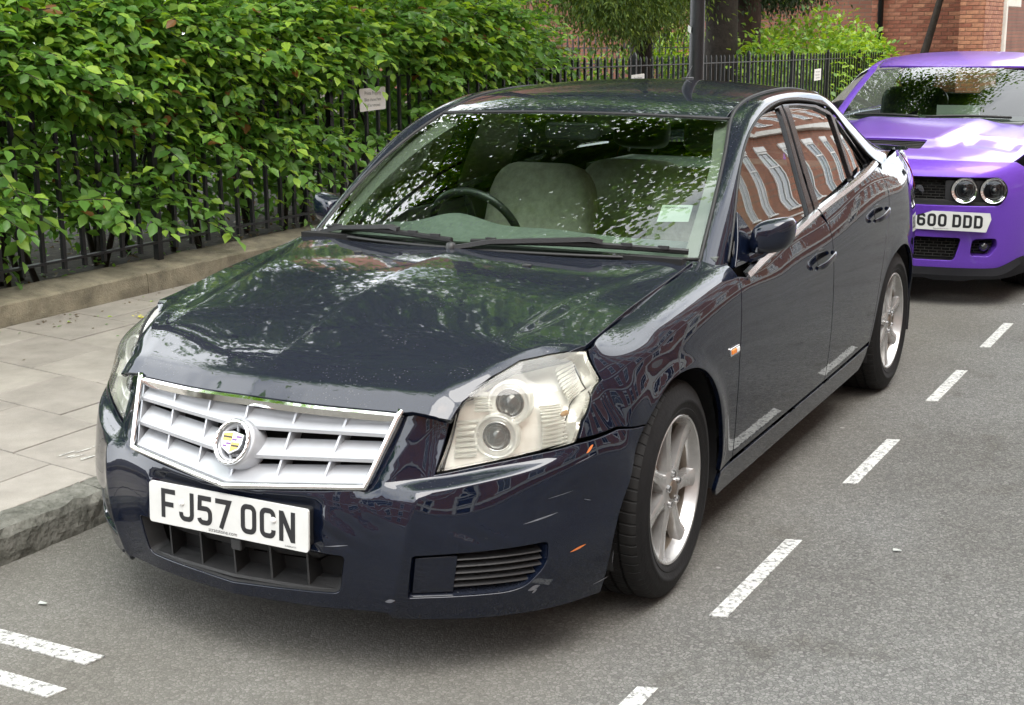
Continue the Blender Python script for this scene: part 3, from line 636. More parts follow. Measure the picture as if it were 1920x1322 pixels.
# second run of spear-topped railings inside the garden
f2 = empty('spear_railings', (-8.7, 20, .2)); tag(f2, 'taller spear-topped railings in front of the orange brick house', 'railings')
sm_ = bar_mesh(.022, 0, 1.28, .10)
for k in range(-6, 30):
    o = link('bar', sm_, None, f2); o.location = (k * .115, 0, -.02 * (k > 14))
for z in (1.14, .85):
    b = MB(); b.box((1.4, .0, z), (4.2, .03, .02)); b.build('rail', M['iron'], f2)
# ---- brick buildings
brick_me = {}
for k in (1, 2, 3):
    b = MB(); b.box((0, 0, 0), (.214, .05, .064)); me = bpy.data.meshes.new('brick'); bm2 = bmesh.new(); o = b.build('tmp', M['brick%d' % k], bevel=.003); me = o.data; me.name = 'brick'; bpy.data.objects.remove(o); brick_me[k] = me
def bricks(parent, org, du, width, z0, nrow, nrm, kinds=(1, 2, 3), p=(.5, .35, .15), skip=None):
    """individual bricks proud of a pointed backing: org bottom-left, du unit vector along the wall, nrm outward"""
    du, nrm = Vector(du), Vector(nrm); rz = math.atan2(du.y, du.x)
    back = quick('pointing', [Vector(org) + du * a + Vector((0, 0, z)) + nrm * .004 for a, z in ((0, z0), (width, z0), (width, z0 + nrow * .075), (0, z0 + nrow * .075))], [(0, 1, 2, 3)], M['pointing'], parent)
    for r0 in range(nrow):
        x = -(.1125 if r0 % 2 else 0)
        while x < width - .02:
            a, c = max(0, x + .005), min(width, x + .22)
            if c - a > .04 and not (skip and skip((a + c) / 2, r0)):
                o = link('brick', brick_me[int(RNG.choice(kinds, p=p))], None, parent); o.location = Vector(org) + du * (a + c) / 2 + Vector((0, 0, z0 + r0 * .075 + .0375)) + nrm * (-.012 + RNG.normal(0, .0012)); o.rotation_euler = (0, 0, rz); o.scale = ((c - a) / .214, 1, 1)
            x += .225
def local(e, p): return Vector(p) - e.location
def add_windows(e, fn, cols, rows, w, h):
    """sash windows: fn(a, z, d) gives a point on the facade"""
    fm = None
    for a in cols:
        for z in rows:
            b = MB()
            def bx(a0, a1, z0, z1, d0, d1):
                b.add([fn(x, y, d) for d in (d0, d1) for x, y in ((a0, z0), (a1, z0), (a1, z1), (a0, z1))], [(0, 1, 2, 3), (7, 6, 5, 4), (0, 4, 5, 1), (1, 5, 6, 2), (2, 6, 7, 3), (3, 7, 4, 0)])
            t = .09; bx(a - w/2 - .12, a + w/2 + .12, z - .14, z, .0, .14); bx(a - w/2 - .08, a + w/2 + .08, z + h, z + h + .22, .0, .07)
            bx(a - w/2, a - w/2 + t, z, z + h, 0, .05); bx(a + w/2 - t, a + w/2, z, z + h, 0, .05); bx(a - w/2 + t, a + w/2 - t, z + h - t, z + h - .001, 0, .05); bx(a - w/2 + t, a + w/2 - t, z + h*.48, z + h*.52, 0, .05); bx(a - .02, a + .02, z + .01, z + h*.479, 0, .045); bx(a - .02, a + .02, z + h*.521, z + h - t - .001, 0, .045)
            o = b.build('window', M['white_wood'], e)
            quick('pane', [fn(x, y, .012) for x, y in ((a - w/2 + t, z), (a + w/2 - t, z), (a + w/2 - t, z + h), (a - w/2 + t, z + h))], [(0, 1, 2, 3)], M['pane'], o)
# house on the right beyond the railings
h1 = empty('brick_house', (-3.0, 24, 0)); tag(h1, 'red brick house with a projecting brick pier behind the purple car', 'building')
b = MB(); b.box((-7.0, 6, 6), (14.25, 12, 12)); b.build('wall', M['bw_d'], h1)                 # main block, flank faces the camera
b = MB(); b.box((.46, -.4, 6), (.42, 1.9, 12)); b.build('pier', M['bw_y'], h1)
bricks(h1, (-1.62 - .05, .0, 0), (1, 0, 0), 1.90, 1.05, 20, (0, -1, 0), (1, 2, 3), (.30, .1, .60))
bricks(h1, (.25, -1.352, 0), (1, 0, 0), .42, 1.05, 20, (0, -1, 0), (1, 2, 3), (.45, .5, .05))
bricks(h1, (.672, -1.35, 0), (0, 1, 0), 1.9, 1.05, 20, (1, 0, 0), (1, 2, 3), (.45, .5, .05))
b = MB(); b.tube([(-1.48, -.08, 0), (-1.48, -.08, 11)], .055, 12); b.build('drain_pipe', M['iron'], h1)
b = MB(); b.box((.66, .72, 2.0), (.14, .16, 4)); b.box((.72, .72, .3), (.2, .2, .6)); b.build('door_jamb', M['white_stone'], h1, bevel=.01)
b = MB(); b.box((.62, 1.6, 2.12), (.20, 1.58, .16)); b.build('door_lintel', M['white_stone'], h1, bevel=.01)
b = MB(); b.box((.36, 1.6, 1.02), (.05, 1.55, 2.04)); b.build('door', M['brick3'], h1); b = MB(); b.rbox((.58, .92, 1.68), (.12, .14, .30), .02); b.build('wall_lantern', M['iron'], h1)
# orange house behind the garden
h2 = empty('orange_brick_house', (-16, 31, 0)); tag(h2, 'orange brick house with a white stone band behind the conifers', 'building')
b = MB(); b.box((0, 5, 6.5), (22, 10, 13)); b.build('wall', M['bw_y'], h2); b = MB(); b.box((0, -.06, 1.70), (22, .13, .37)); b.box((0, -.05, 5.2), (22, .11, .22)); b.box((0, -.08, 8.9), (22, .17, .3)); b.build('stone_band', M['white_stone'], h2)
add_windows(h2, lambda a, z, d: (a, -.002 - d, z), [-9, -6, -3, 0, 3, 6, 9], [2.6, 6.0, 9.6], 1.3, 2.0)
b = MB(); b.tube([(4.1, -.1, 0), (4.1, -.1, 12)], .05, 10); b.build('drain_pipe', M['iron'], h2)
# terrace across the road (reflected in the paint and glass)
h3 = empty('brick_terrace', (10.6, 10, 0)); tag(h3, 'red brick terrace with white stone bands across the road', 'building')
b = MB(); b.box((5, 0, 7.9), (10, 90, 15.8)); b.build('wall', M['bw_x'], h3)
b = MB()
for z, t in ((.9, .35), (3.75, .25), (7.2, .25), (10.6, .3), (14.0, .3), (15.6, .5)): b.box((-.07, 0, z), (.15, 90, t))
b.build('stone_band', M['white_stone'], h3)
add_windows(h3, lambda a, z, d: (-.002 - d, a, z), list(np.arange(-42, 43, 3.5)), [1.3, 4.6, 8.0, 11.4], 1.5, 1.9)
for k in range(6):
    y = -35 + 14 * k; b = MB(); b.box((-.06, y, 1.1), (.13, 1.2, 2.2)); b.build('door', M['gloss_black'], h3); b = MB(); b.box((-.11, y - .75, 1.25), (.24, .25, 2.5)); b.box((-.11, y + .75, 1.25), (.24, .25, 2.5)); b.box((-.11, y, 2.62), (.24, 1.8, .22)); b.build('porch', M['white_stone'], h3)
h4 = empty('end_house', (4, -34, 0)); tag(h4, 'brick house closing the street behind the camera', 'building')
b = MB(); b.box((0, -5, 6), (40, 10, 12)); b.build('wall', M['bw_y'], h4); add_windows(h4, lambda a, z, d: (a, .002 + d, z), [-15, -11, -7, -3, 1, 5, 9, 13], [1.4, 4.8, 8.2], 1.5, 1.9)
b = MB()
for z in (3.9, 7.4, 11): b.box((0, .06, z), (40, .13, .25))
b.build('stone_band', M['white_stone'], h4)
# ------------------------------------------------------------------ vegetation
def leaf_mat(name, rough=.42, trans=.35):
    m = bpy.data.materials.new(name); m.use_nodes = True; t = m.node_tree; N, L = t.nodes, t.links; b = N['Principled BSDF']; out = N['Material Output']
    a = N.new('ShaderNodeAttribute'); a.attribute_name = 'tint'; L.new(a.outputs['Color'], b.inputs['Base Color']); setp(b, rough=rough, spec=.45)
    tl = N.new('ShaderNodeBsdfTranslucent'); hs = N.new('ShaderNodeHueSaturation'); hs.inputs['Hue'].default_value = .485; hs.inputs['Saturation'].default_value = 1.15; hs.inputs['Value'].default_value = 1.5
    L.new(a.outputs['Color'], hs.inputs['Color']); L.new(hs.outputs['Color'], tl.inputs['Color'])
    mxs = N.new('ShaderNodeMixShader'); mxs.inputs['Fac'].default_value = trans; L.new(b.outputs[0], mxs.inputs[1]); L.new(tl.outputs[0], mxs.inputs[2]); L.new(mxs.outputs[0], out.inputs['Surface'])
    return m
M['leaf'] = leaf_mat('leaf'); M['canopy_leaf'] = leaf_mat('canopy_leaf', .45, .7); M['needle'] = leaf_mat('conifer_spray', .6, .2)
LEAF8 = np.array([(0, 0, 0), (.28, .62, .10), (.62, .78, .12), (1, 0, -.10), (.62, -.78, .12), (.28, -.62, .10), (.30, 0, 0), (.66, 0, -.02)])   # along, across(half width), up
F8 = [(0, 1, 6), (6, 1, 2, 7), (7, 2, 3), (0, 6, 5), (6, 7, 4, 5), (7, 3, 4)]
LEAF5 = np.array([(0, 0, 0), (.45, .9, .12), (1, 0, -.06), (.45, -.9, .12)]); F5 = [(0, 1, 2), (0, 2, 3)]
def leaves(P, D, U, L_, Wd, tint, name, m, parent, shape=8, kind=None):
    """many leaves as one mesh: base points P, axis D, up U, length L_, half width Wd, colour tint"""
    T, F = (LEAF8, F8) if shape == 8 else (LEAF5, F5); n, k = len(P), len(T)
    D = D / np.linalg.norm(D, axis=1)[:, None]; Sd = np.cross(D, U); Sd /= np.linalg.norm(Sd, axis=1)[:, None] + 1e-9; U = np.cross(Sd, D)
    V = P[:, None, :] + D[:, None, :] * (T[None, :, 0:1] * L_[:, None, None]) + Sd[:, None, :] * (T[None, :, 1:2] * Wd[:, None, None]) + U[:, None, :] * (T[None, :, 2:3] * L_[:, None, None])
    V = V.reshape(-1, 3); lt = np.array([len(f) for f in F]); fl = np.array([i for f in F for i in f])
    idx = (np.arange(n)[:, None] * k + fl[None, :]).ravel(); tot = np.tile(lt, n); st = np.r_[0, np.cumsum(tot)[:-1]]
    me = bpy.data.meshes.new(name); me.vertices.add(len(V)); me.vertices.foreach_set('co', V.ravel()); me.loops.add(len(idx)); me.loops.foreach_set('vertex_index', idx)
    me.polygons.add(len(tot)); me.polygons.foreach_set('loop_start', st); me.polygons.foreach_set('loop_total', tot); me.update(calc_edges=True)
    at = me.color_attributes.new('tint', 'FLOAT_COLOR', 'POINT'); c = np.repeat(np.c_[tint, np.ones(n)], k, 0); at.data.foreach_set('color', c.ravel().astype(np.float32))
    o = link(name, me, m, parent)
    if kind: o['kind'] = kind
    return o
rg = np.random.default_rng(11)
def unit(n): v = rg.normal(size=(n, 3)); return v / np.linalg.norm(v, axis=1)[:, None]
def tints(n, young, base=((.072, .178, .036), (.165, .33, .065)), yc_=(.36, .54, .08)):
    a, b_ = np.array(base[0]), np.array(base[1]); t = rg.random((n, 1)); c = a * (1 - t) + b_ * t; y = (rg.random(n) < young)[:, None] * rg.random((n, 1)); return c * (1 - y) + np.array(yc_) * y
def vnoise(p, f, seed=0):
    q = np.asarray(p) * f; return (np.sin(q[..., 0] * 1.7 + seed) * np.cos(q[..., 1] * 1.3 + 2.1 * seed) + np.sin(q[..., 0] * .83 + q[..., 1] * 2.3 + seed * 3) ) / 2
# --- hornbeam hedge growing through the railings
hg = empty('hornbeam_hedge', (-4.2, 3, .2)); tag(hg, 'leafy green hornbeam hedge growing through the black railings', 'hedge')
def twig_leaves():
    Ps, Ds, Us, Ls, Ts, tw = [], [], [], [], [], []
    n = 4300
    for i in range(n):
        y = rg.uniform(-.6, 8.3); z = .34 + 1.62 * rg.random()**.74
        top = z > 1.70; cl = vnoise(np.array([y * 1.0, z * 1.6]), 2.6, 1.3)
        dens = 1.0 if z > 1.18 else (.95 if z > .62 else .75)
        if z < 1.2: dens *= (1.15 if cl > -.05 else .55)
        if y > 4.7 and z < 1.22: dens *= .16
        if y > 5.2 and y < 6.4 and .75 < z < 1.12: dens = .5
        if y > 7.2: dens *= max(.0, 1 - (y - 7.2) / 1.1) * (1 if z > 1.1 else .4)
        if rg.random() > dens: continue
        if 4.72 < y < 5.62 and .95 < z < 1.36: continue
        if z > 1.15: xe = -3.47 + rg.normal(0, .10) + .09 * cl
        elif cl > -.05: xe = -3.55 + rg.normal(0, .09)
        else: xe = -3.70 + rg.normal(0, .10)
        if top: d = np.array([rg.normal(.25, .5), rg.normal(0, .5), rg.uniform(.35, 1.0)]); x0 = rg.uniform(-4.9, -3.58)
        else: d = np.array([1.0, rg.normal(.0, .65), rg.normal(-.10, .40)]); x0 = xe - rg.uniform(.22, .42)
        d /= np.linalg.norm(d); ln = rg.uniform(.20, .42); p0 = np.array([x0, y, z + (.12 if not top else -.05)]); m = int(ln / .036); side = 1
        sag = rg.uniform(.1, .55); up = np.array([0, 0, 1.]) + d * .15; sd = np.cross(d, up); sd /= np.linalg.norm(sd); path = [p0]
        yng = rg.random()
        for k in range(1, m + 1):
            t = k / m; p = p0 + d * ln * t - np.array([0, 0, 1]) * sag * (ln * t)**2; path.append(p)
            dd = d - np.array([0, 0, 1]) * sag * ln * t * 2; ld = dd * .62 + sd * side * .85 + rg.normal(0, .22, 3) + np.array([0, 0, -.22]); side = -side
            if k == m: ld = dd + rg.normal(0, .1, 3)
            if p[0] > -3.75 and 4.96 < p[1] + .03 * ld[1] < 5.48 and 1.0 < p[2] < 1.30: continue
            Ps.append(p); Ds.append(ld); u = up + rg.normal(0, .38, 3) + np.array([.25, 0, 0]); Us.append(u); s_ = rg.uniform(.070, .122) * (1.0 if t < .8 else .8); Ls.append(s_)
            c = (tints(1, .10 + .55 * (t > .75) * (yng > .35) + .35 * top + .2 * (z > 1.3))[0] if rg.random() > .012 else np.array([.20, .10, .035])); Ts.append(c * rg.uniform(.8, 1.2))
        tw.append(path)
    return map(np.array, (Ps, Ds, Us, Ls, Ts)), tw
(LP, LD, LU, LL, LT), twigs = twig_leaves()
loc = np.array([-4.2, 3, .2]); camp = np.array([2.25, -3.566, 1.609])
dist = np.linalg.norm(LP - camp, axis=1) - 1.6 * (LP[:, 0] + 3.6); vis = (LP[:, 1] > .9) & (LP[:, 1] < 4.4)
order = np.argsort(np.where(vis, dist, 99)); near = order[:300]; rest = order[300:]
leaves(LP[rest] - loc, LD[rest], LU[rest], LL[rest], LL[rest] * .36, LT[rest], 'foliage', M['leaf'], hg, 8, 'stuff')
proto = []
for k in range(12):
    z0 = np.zeros((1, 3)); o = leaves(z0, np.array([[1., 0, 0]]), np.array([[0, 0, 1.]]), np.array([1.]), np.array([.36]), tints(1, .45), 'leaf', M['leaf'], None); proto.append(o.data); bpy.data.objects.remove(o)
for i in near:
    o = link('leaf', proto[int(rg.integers(12))], None, hg); d = Vector(LD[i]).normalized(); u = Vector(LU[i]); sd_ = d.cross(u).normalized(); u = sd_.cross(d)
    mt = Matrix((d, sd_, u)).transposed().to_4x4()
    mt = Matrix(((d.x, -sd_.x, u.x, 0), (d.y, -sd_.y, u.y, 0), (d.z, -sd_.z, u.z, 0), (0, 0, 0, 1))); o.rotation_euler = mt.to_euler(); o.location = Vector(LP[i] - loc); s_ = float(LL[i]); o.scale = (s_, s_, s_)
b = MB()
for p in twigs[::2]: b.tube([q - loc for q in p[::3] + [p[-1]]], [.003] * (len(p[::3]) + 1), 4, caps=False)
for k in range(46):
    y = rg.uniform(-.5, 8.0); x = rg.uniform(-4.4, -3.95); pts = [np.array([x, y, .2])]
    for j in range(5): pts.append(pts[-1] + np.array([rg.normal(.02, .05), rg.normal(0, .06), .30]))
    b.tube([q - loc for q in pts], [.02, .018, .015, .012, .009, .006], 6, caps=False)
b.build('branches', M['bark'], hg, fix=False)['kind'] = 'stuff'
# the shaded body of the hedge behind the rails
n = 17000; P = np.c_[rg.uniform(-5.4, -3.88, n), rg.uniform(-1.6, 8.4, n), .28 + 1.62 * rg.random(n)**.8]
P[:, 0] -= .55 * (P[:, 2] < .9) * rg.random(n)
D = unit(n) + np.array([.3, 0, -.25]); U = unit(n) * .6 + np.array([.5, 0, .6])
leaves(P - loc, D, U, rg.uniform(.07, .11, n), rg.uniform(.024, .036, n), tints(n, .08), 'inner_foliage', M['leaf'], hg, 8, 'stuff')
# ground ivy and litter under the rails
n = 2600; P = np.c_[rg.uniform(-5.2, -3.74, n), rg.uniform(-.5, 21, n), .215 + np.abs(rg.normal(0, .035, n))]; iv = empty('ground_ivy', (-4.3, 5, .2)); tag(iv, kind='stuff')
leaves(P - np.array([-4.3, 5, .2]), unit(n) * np.array([1, 1, .25]), np.array([[0, 0, 1.]]) + unit(n) * .4, rg.uniform(.03, .06, n), rg.uniform(.012, .02, n), np.where(rg.random((n, 1)) < .35, np.array([[.14, .10, .05]]), tints(n, .1)), 'ivy_leaves', M['leaf'], iv, 5, 'stuff')
n = 110; P = np.c_[-3.47 + np.abs(rg.normal(0, .22, n)), rg.uniform(.6, 3.6, n), np.full(n, .1235)]; fl = empty('fallen_leaves', (-3.3, 2, .12)); tag(fl, kind='stuff')
leaves(P - np.array([-3.3, 2, .12]), unit(n) * np.array([1, 1, .08]), np.array([[0, 0, 1.]]) + unit(n) * .15, rg.uniform(.012, .034, n), rg.uniform(.005, .011, n), np.where(rg.random((n, 1)) < .6, np.array([[.12, .085, .04]]), tints(n, .3)), 'leaf_litter', M['leaf'], fl, 5, 'stuff')
# --- shrubs
def shrub(name, label, cat, c, r, n, lsize, young, base=((.05, .12, .02), (.10, .20, .03)), yc_=(.24, .36, .04), shape=5, group=None, droop=0., thin=.36, matn='leaf', hollow=.55):
    e = empty(name, (c[0], c[1], .2)); tag(e, label, cat, group); o_ = np.array([c[0], c[1], .2]); r = np.array(r)
    ncl = max(10, n // 60); cc = unit(ncl) * (hollow + (1 - hollow) * rg.random((ncl, 1))**.5) * r + np.array(c); w = rg.integers(0, ncl, n)
    P = cc[w] + rg.normal(0, 1, (n, 3)) * r.mean() * np.array([.15, .15, .11]); P[:, 2] = np.maximum(P[:, 2], .22); outd = (P - np.array(c)) / r
    D = outd * .8 + unit(n) * .7 + np.array([0, 0, -.2 - droop]); U = np.array([0, 0, 1.]) * (1 - droop * .6) + unit(n) * .5 + outd * .4
    leaves(P - o_, D, U, rg.uniform(.7, 1.25, n) * lsize, rg.uniform(.8, 1.2, n) * lsize * thin, tints(n, young, base, yc_), 'crown', M[matn], e, shape, 'stuff')
    b = MB()
    for k in range(7):
        q = cc[int(rg.integers(ncl))] - o_; b.tube([(rg.normal(0, .05), rg.normal(0, .05), 0), q * np.array([.4, .4, .55]), q], [.022, .014, .006], 6, caps=False)
    b.build('stems', M['bark'], e, fix=False)['kind'] = 'stuff'
    return e
shrub('golden_conifer', 'pale golden conifer top showing behind the hedge', 'shrub', (-5.9, 6.9, 1.45), (.9, 1.5, .95), 6500, .085, .7, ((.10, .19, .02), (.17, .27, .03)), (.34, .42, .05), 5, None, -.3, .12, 'needle')
shrub('lime_shrub', 'bright lime green shrub behind the far railings left of the purple car', 'shrub', (-4.55, 19.2, .95), (.75, 2.6, .82), 6500, .11, .9, ((.075, .18, .035), (.15, .29, .045)), (.30, .44, .06), group='lime green shrubs behind the far railings')
shrub('lime_shrub', 'bright green shrub seen between the two dark trunks', 'shrub', (-7.2, 21.2, .95), (1.0, 1.3, .72), 2200, .10, .9, ((.075, .18, .035), (.15, .29, .045)), (.30, .44, .06), group='lime green shrubs behind the far railings')
shrub('lime_shrub', 'bright lime green shrub in front of the brick pier', 'shrub', (-4.4, 21.9, .85), (.7, 1.0, .66), 3400, .10, .9, ((.075, .18, .035), (.15, .29, .045)), (.30, .44, .06), group='lime green shrubs behind the far railings')
shrub('lime_shrub', 'low green shrub beneath the dark conifer trunks', 'shrub', (-6.9, 18.2, .75), (1.0, 1.6, .60), 2200, .10, .55, group='lime green shrubs behind the far railings')
shrub('garden_shrub', 'small green garden plant seen through the railings beyond the hedge', 'shrub', (-4.9, 10.3, .75), (.7, 1.5, .50), 2300, .10, .35)
shrub('laurel_shrub', 'large leaved shrub joining the end of the hedge', 'shrub', (-4.6, 8.4, 1.15), (.75, .9, .70), 3000, .11, .25)
# --- conifers with dark trunks beyond the railings
def tree(name, label, base, trunk_r, height, crown, n, lsize, base_c, yc_, young, droop=.6, matn='needle', bark='bark', thin=.18, group=None, lean=(0, 0), limbs=9, shape=5):
    e = empty(name, (base[0], base[1], .2)); tag(e, label, 'tree', group)
    b = MB(); pts = [(lean[0] * t + .03 * math.sin(5 * t), lean[1] * t + .03 * math.cos(4 * t), height * t) for t in np.linspace(0, 1, 9)]
    b.tube(pts, [trunk_r * (1.25 if i == 0 else 1 - .75 * i / 8) for i in range(9)], 14); b.build('trunk', M[bark], e, fix=False)
    C = []; bb = MB()
    for (cx, cy, cz, rx, ry, rz, w) in crown:
        k = max(4, int(w * n / (130 if droop > .45 else 800))); q = unit(k) * rg.random((k, 1))**.5 * np.array([rx, ry, rz]) + np.array([cx, cy, cz]); C.append(q)
    C = np.concatenate(C); w = rg.integers(0, len(C), n); sg_ = np.array([.34, .34, .24]) * (lsize / .14)**.4 * (1.0 if droop > .45 else 1.35)
    P = C[w] + rg.normal(0, 1, (n, 3)) * sg_; D = unit(n) * .8 + np.array([0, 0, -droop]) + (P - C[w]) * .8; U = unit(n) * .5 + np.array([0, 0, 1.])
    leaves(P, D, U, rg.uniform(.7, 1.3, n) * lsize, rg.uniform(.8, 1.2, n) * lsize * thin, tints(n, young, base_c, yc_), 'crown', M[matn], e, shape, 'stuff')
    for k in range(limbs):
        q = C[int(rg.integers(len(C)))]; z0 = min(height * .9, max(height * .25, q[2] - rg.uniform(.4, 1.6))); s0 = np.array([lean[0] * z0 / height, lean[1] * z0 / height, z0]); mid = (s0 + q) / 2 + np.array([0, 0, .3])
        bb.tube([s0, mid, q], [trunk_r * .32, trunk_r * .2, .02], 8, caps=False)
    bb.build('limbs', M[bark], e, fix=False)['kind'] = 'stuff'
    return e
DK = ((.012, .030, .010), (.030, .060, .016)); CY = ((.05, .10, .02), (.10, .17, .03))
tree('cypress_tree', 'cypress with drooping yellow green sprays above the railings', (-5.2, 13.85), .17, 7, [(-.4, -1.0, 2.5, .9, 2.4, .75, 1.2), (.3, -1.1, 1.75, .40, 1.5, .22, .7), (0, -.5, 4.2, 1.3, 2.2, 1.2, 1)], 46000, .075, CY, (.22, .30, .05), .5, .9, limbs=12)
tree('dark_conifer', 'thick dark conifer trunk right of the lamp column with sombre foliage', (-5.2, 16.95), .27, 11, [(0, 0, 4.6, 2.2, 2.4, 1.7, 1.4), (-.3, 1.6, 2.3, .8, 2.2, .42, 1.0), (-.9, -.9, 2.3, .5, 1.1, .40, .35), (-.5, .8, 3.1, 1.2, 2.4, .5, .6), (0, 0, 8, 1.8, 1.8, 2.2, 1)], 42000, .09, DK, (.06, .10, .02), .15, .9, bark='bark', group='dark conifers beyond the railings')
tree('dark_conifer', 'slimmer reddish conifer trunk right of the thick dark one', (-5.2, 18.15), .24, 10, [(.2, .6, 4.4, 1.8, 2.2, 1.6, 1), (-.3, 2.2, 2.35, .8, 1.6, .40, .9), (0, 0, 7.5, 1.5, 1.5, 1.8, .6)], 28000, .09, DK, (.06, .10, .02), .15, .9, bark='bark_red', group='dark conifers beyond the railings')
tree('young_tree', 'slender leaning young tree against the brick flank wall', (-3.75, 23.3), .09, 4.5, [(.5, 0, 4.6, 1.0, .8, .8, 1)], 1500, .10, CY, (.2, .3, .04), .5, .3, bark='bark', lean=(1.15, -.2), matn='leaf', thin=.35, limbs=4)
# --- plane trees that overhang the kerb, out of the frame but mirrored in the bonnet and screen
PLc = ((.065, .16, .022), (.13, .26, .035))
tree('plane_tree', 'plane tree over the garden behind the hedge', (-6.4, 3.2), .30, 9, [(1.6, .4, 8.6, 2.9, 3.6, 1.7, 1.2), (2.8, 2.0, 7.0, 2.0, 2.2, 1.0, .7), (.2, -1.5, 7.4, 2.2, 2.2, 1.4, .7), (.6, 3.2, 6.4, 1.6, 2.2, 1.2, .5), (4.7, .8, 7.4, 2.0, 2.8, 1.0, .8), (4.6, -2.2, 7.8, 1.8, 1.8, .9, .4), (1.9, -2.4, 8.4, 2.2, 2.0, 1.0, .6), (-.3, 1.8, 5.0, 1.4, 1.6, .9, .5)], 52000, .165, PLc, (.17, .27, .03), .3, .3, 'canopy_leaf', 'bark', .36, 'plane trees overhanging the pavement', limbs=16)
tree('plane_tree', 'plane tree over the garden beside the conifers', (-6.6, 11.6), .28, 9, [(1.4, 0, 8.6, 2.6, 3.0, 1.8, 1), (2.6, 1.0, 7.2, 1.8, 2.0, 1.0, .6), (.2, 1.5, 7.0, 2.0, 2.2, 1.4, .6), (5.8, -3.6, 8.0, 2.3, 2.8, 1.1, .9), (5.6, .4, 8.2, 2.0, 2.6, 1.1, .9), (-1.5, -4.2, 4.5, 1.7, 1.6, .9, .55)], 42000, .165, PLc, (.17, .27, .03), .3, .3, 'canopy_leaf', 'bark', .36, 'plane trees overhanging the pavement', limbs=14)
tree('plane_tree', 'plane tree at the kerb behind the camera', (-6.2, -6.5), .28, 9, [(1.8, 0, 8.2, 2.8, 3.2, 1.8, 1), (3.2, 1.2, 6.8, 1.8, 2.0, 1.0, .6)], 18000, .17, PLc, (.17, .27, .03), .3, .3, 'canopy_leaf', 'bark', .36, 'plane trees overhanging the pavement', limbs=12)
# ------------------------------------------------------------------ saloon body surfaces (x left, y back, z up; front axle at y = 0)
ZR = [.15, .25, .35, .45, .55, .65, .72, .78, .84, .90, .97, 1.05]
yc = interp([.15, .25, .35, .45, .55, .65, .72, .78, .84, .90, 1.05], [-.93, -.955, -.966, -.962, -.925, -.872, -.845, -.80, -.74, -.68, -.53])
FS = [-1.60, -1.40, -1.20, -1.06, -.93, -.79, -.64, -.47, -.30, -.15]
LO = [(0, 0), (.2, .020), (.4, .066), (.558, .140), (.668, .225), (.765, .340), (.832, .475), (.866, .590)]
HI = [(0, 0), (.2, .018), (.39, .062), (.520, .117), (.612, .197), (.662, .295), (.700, .370), (.742, .437)]
MB_ = [0, 0, 0, .008, .030, .054, .054, .030]
def front_col(i, z):
    y0 = yc(z); q = sst(.45, .80, z); zl = np.clip((.45 - z) / .3, 0, 1)
    x = LO[i][0] * (1 - q) + HI[i][0] * q; dy = LO[i][1] * (1 - q) + HI[i][1] * q
    x = x + MB_[i] * sst(.48, .62, z) * (1 - sst(.735, .805, z))
    return x + (.008 * np.sin(np.pi * zl) - .012 * zl**2) * (x / .7), y0 + dy
Wy = interp([-.3, -.1, .4, 1.0, 1.5, 2.0, 2.6, 3.0, 3.3, 3.6], [.862, .870, .876, .8765, .8765, .876, .870, .850, .79, .70])
top_z = interp([-.4, 0, .45, .8, 1.2, 1.6, 2.2, 2.7, 3.2, 3.7], [.80, .852, .905, .91, .93, .975, 1.05, 1.075, 1.075, 1.05])
d2 = interp([-.4, -.2, 0, .2, .45, .9, 1.5, 2.2, 2.8, 3.7], [.125, .072, .046, .038, .034, .033, .035, .035, .04, .05])
d6 = interp([-.4, 0.001, .45, .9, 1.5, 2.2, 2.8, 3.7], [.045, .088, .090, .03, .03, .035, .07, .10])
def sideX(y, z, lim=1.25):
    y = np.asarray(y, float); z = np.asarray(z, float); zt = top_z(y)
    l = np.clip((.60 - z) / .4, 0, None); q = np.clip((z - .60) / (zt - .60), 0, lim)
    p = 12 - 6 * sst(.5, .95, y)
    return Wy(y) - (.012 + .028 * sst(-.1, .5, y)) * l**2 - d2(y) * q**2 - d6(y) * q**p
RS = [3.42, 3.58, 3.74, 3.95, 4.45]
RC = [(.742, 3.40), (.675, 3.53), (.57, 3.63), (.40, 3.69), (0, 3.725)]
SS = FS + [0, .2, .45, .8, 1.2, 1.6, 2.0, 2.35, 2.675, 3.0, 3.22] + RS
TX = np.zeros((len(SS), len(ZR))); TY = np.zeros_like(TX)
for i, s_ in enumerate(SS):
    for j, z_ in enumerate(ZR):
        zz = np.array([z_])
        if i < len(LO): a, b = front_col(i, zz); TX[i, j], TY[i, j] = a[0], b[0]
        elif s_ >= 3.4:
            k = RS.index(s_); up = max(0, z_ - .75) / .3; dn = max(0, .45 - z_) / .3
            TX[i, j] = RC[k][0] * (1 - .06 * up**2 - .02 * dn); TY[i, j] = RC[k][1] - .05 * up**2 - .05 * dn**2
        else: TX[i, j] = sideX([s_], zz, 1.0 if s_ < 0 else 1.08)[0]; TY[i, j] = s_
BS, BZ = Spl(SS), Spl(ZR)
def S0(s, z):
    s = np.asarray(s, float); z = np.asarray(z, float); a = BS.w(s); b = BZ.w(z)
    X = ((a @ TX) * b).sum(1); Y = ((a @ TY) * b).sum(1)
    w = sst(-.30, .0, s) * (1 - sst(3.0, 3.2, s)); X = X * (1 - w) + sideX(s, z) * w
    return np.stack([X, Y, z], 1)
zsh = interp([-1.6, -1.195, -1.10, -.975, -.838, -.70, -.54, -.2], [.50, .515, .512, .528, .548, .572, .590, .60])
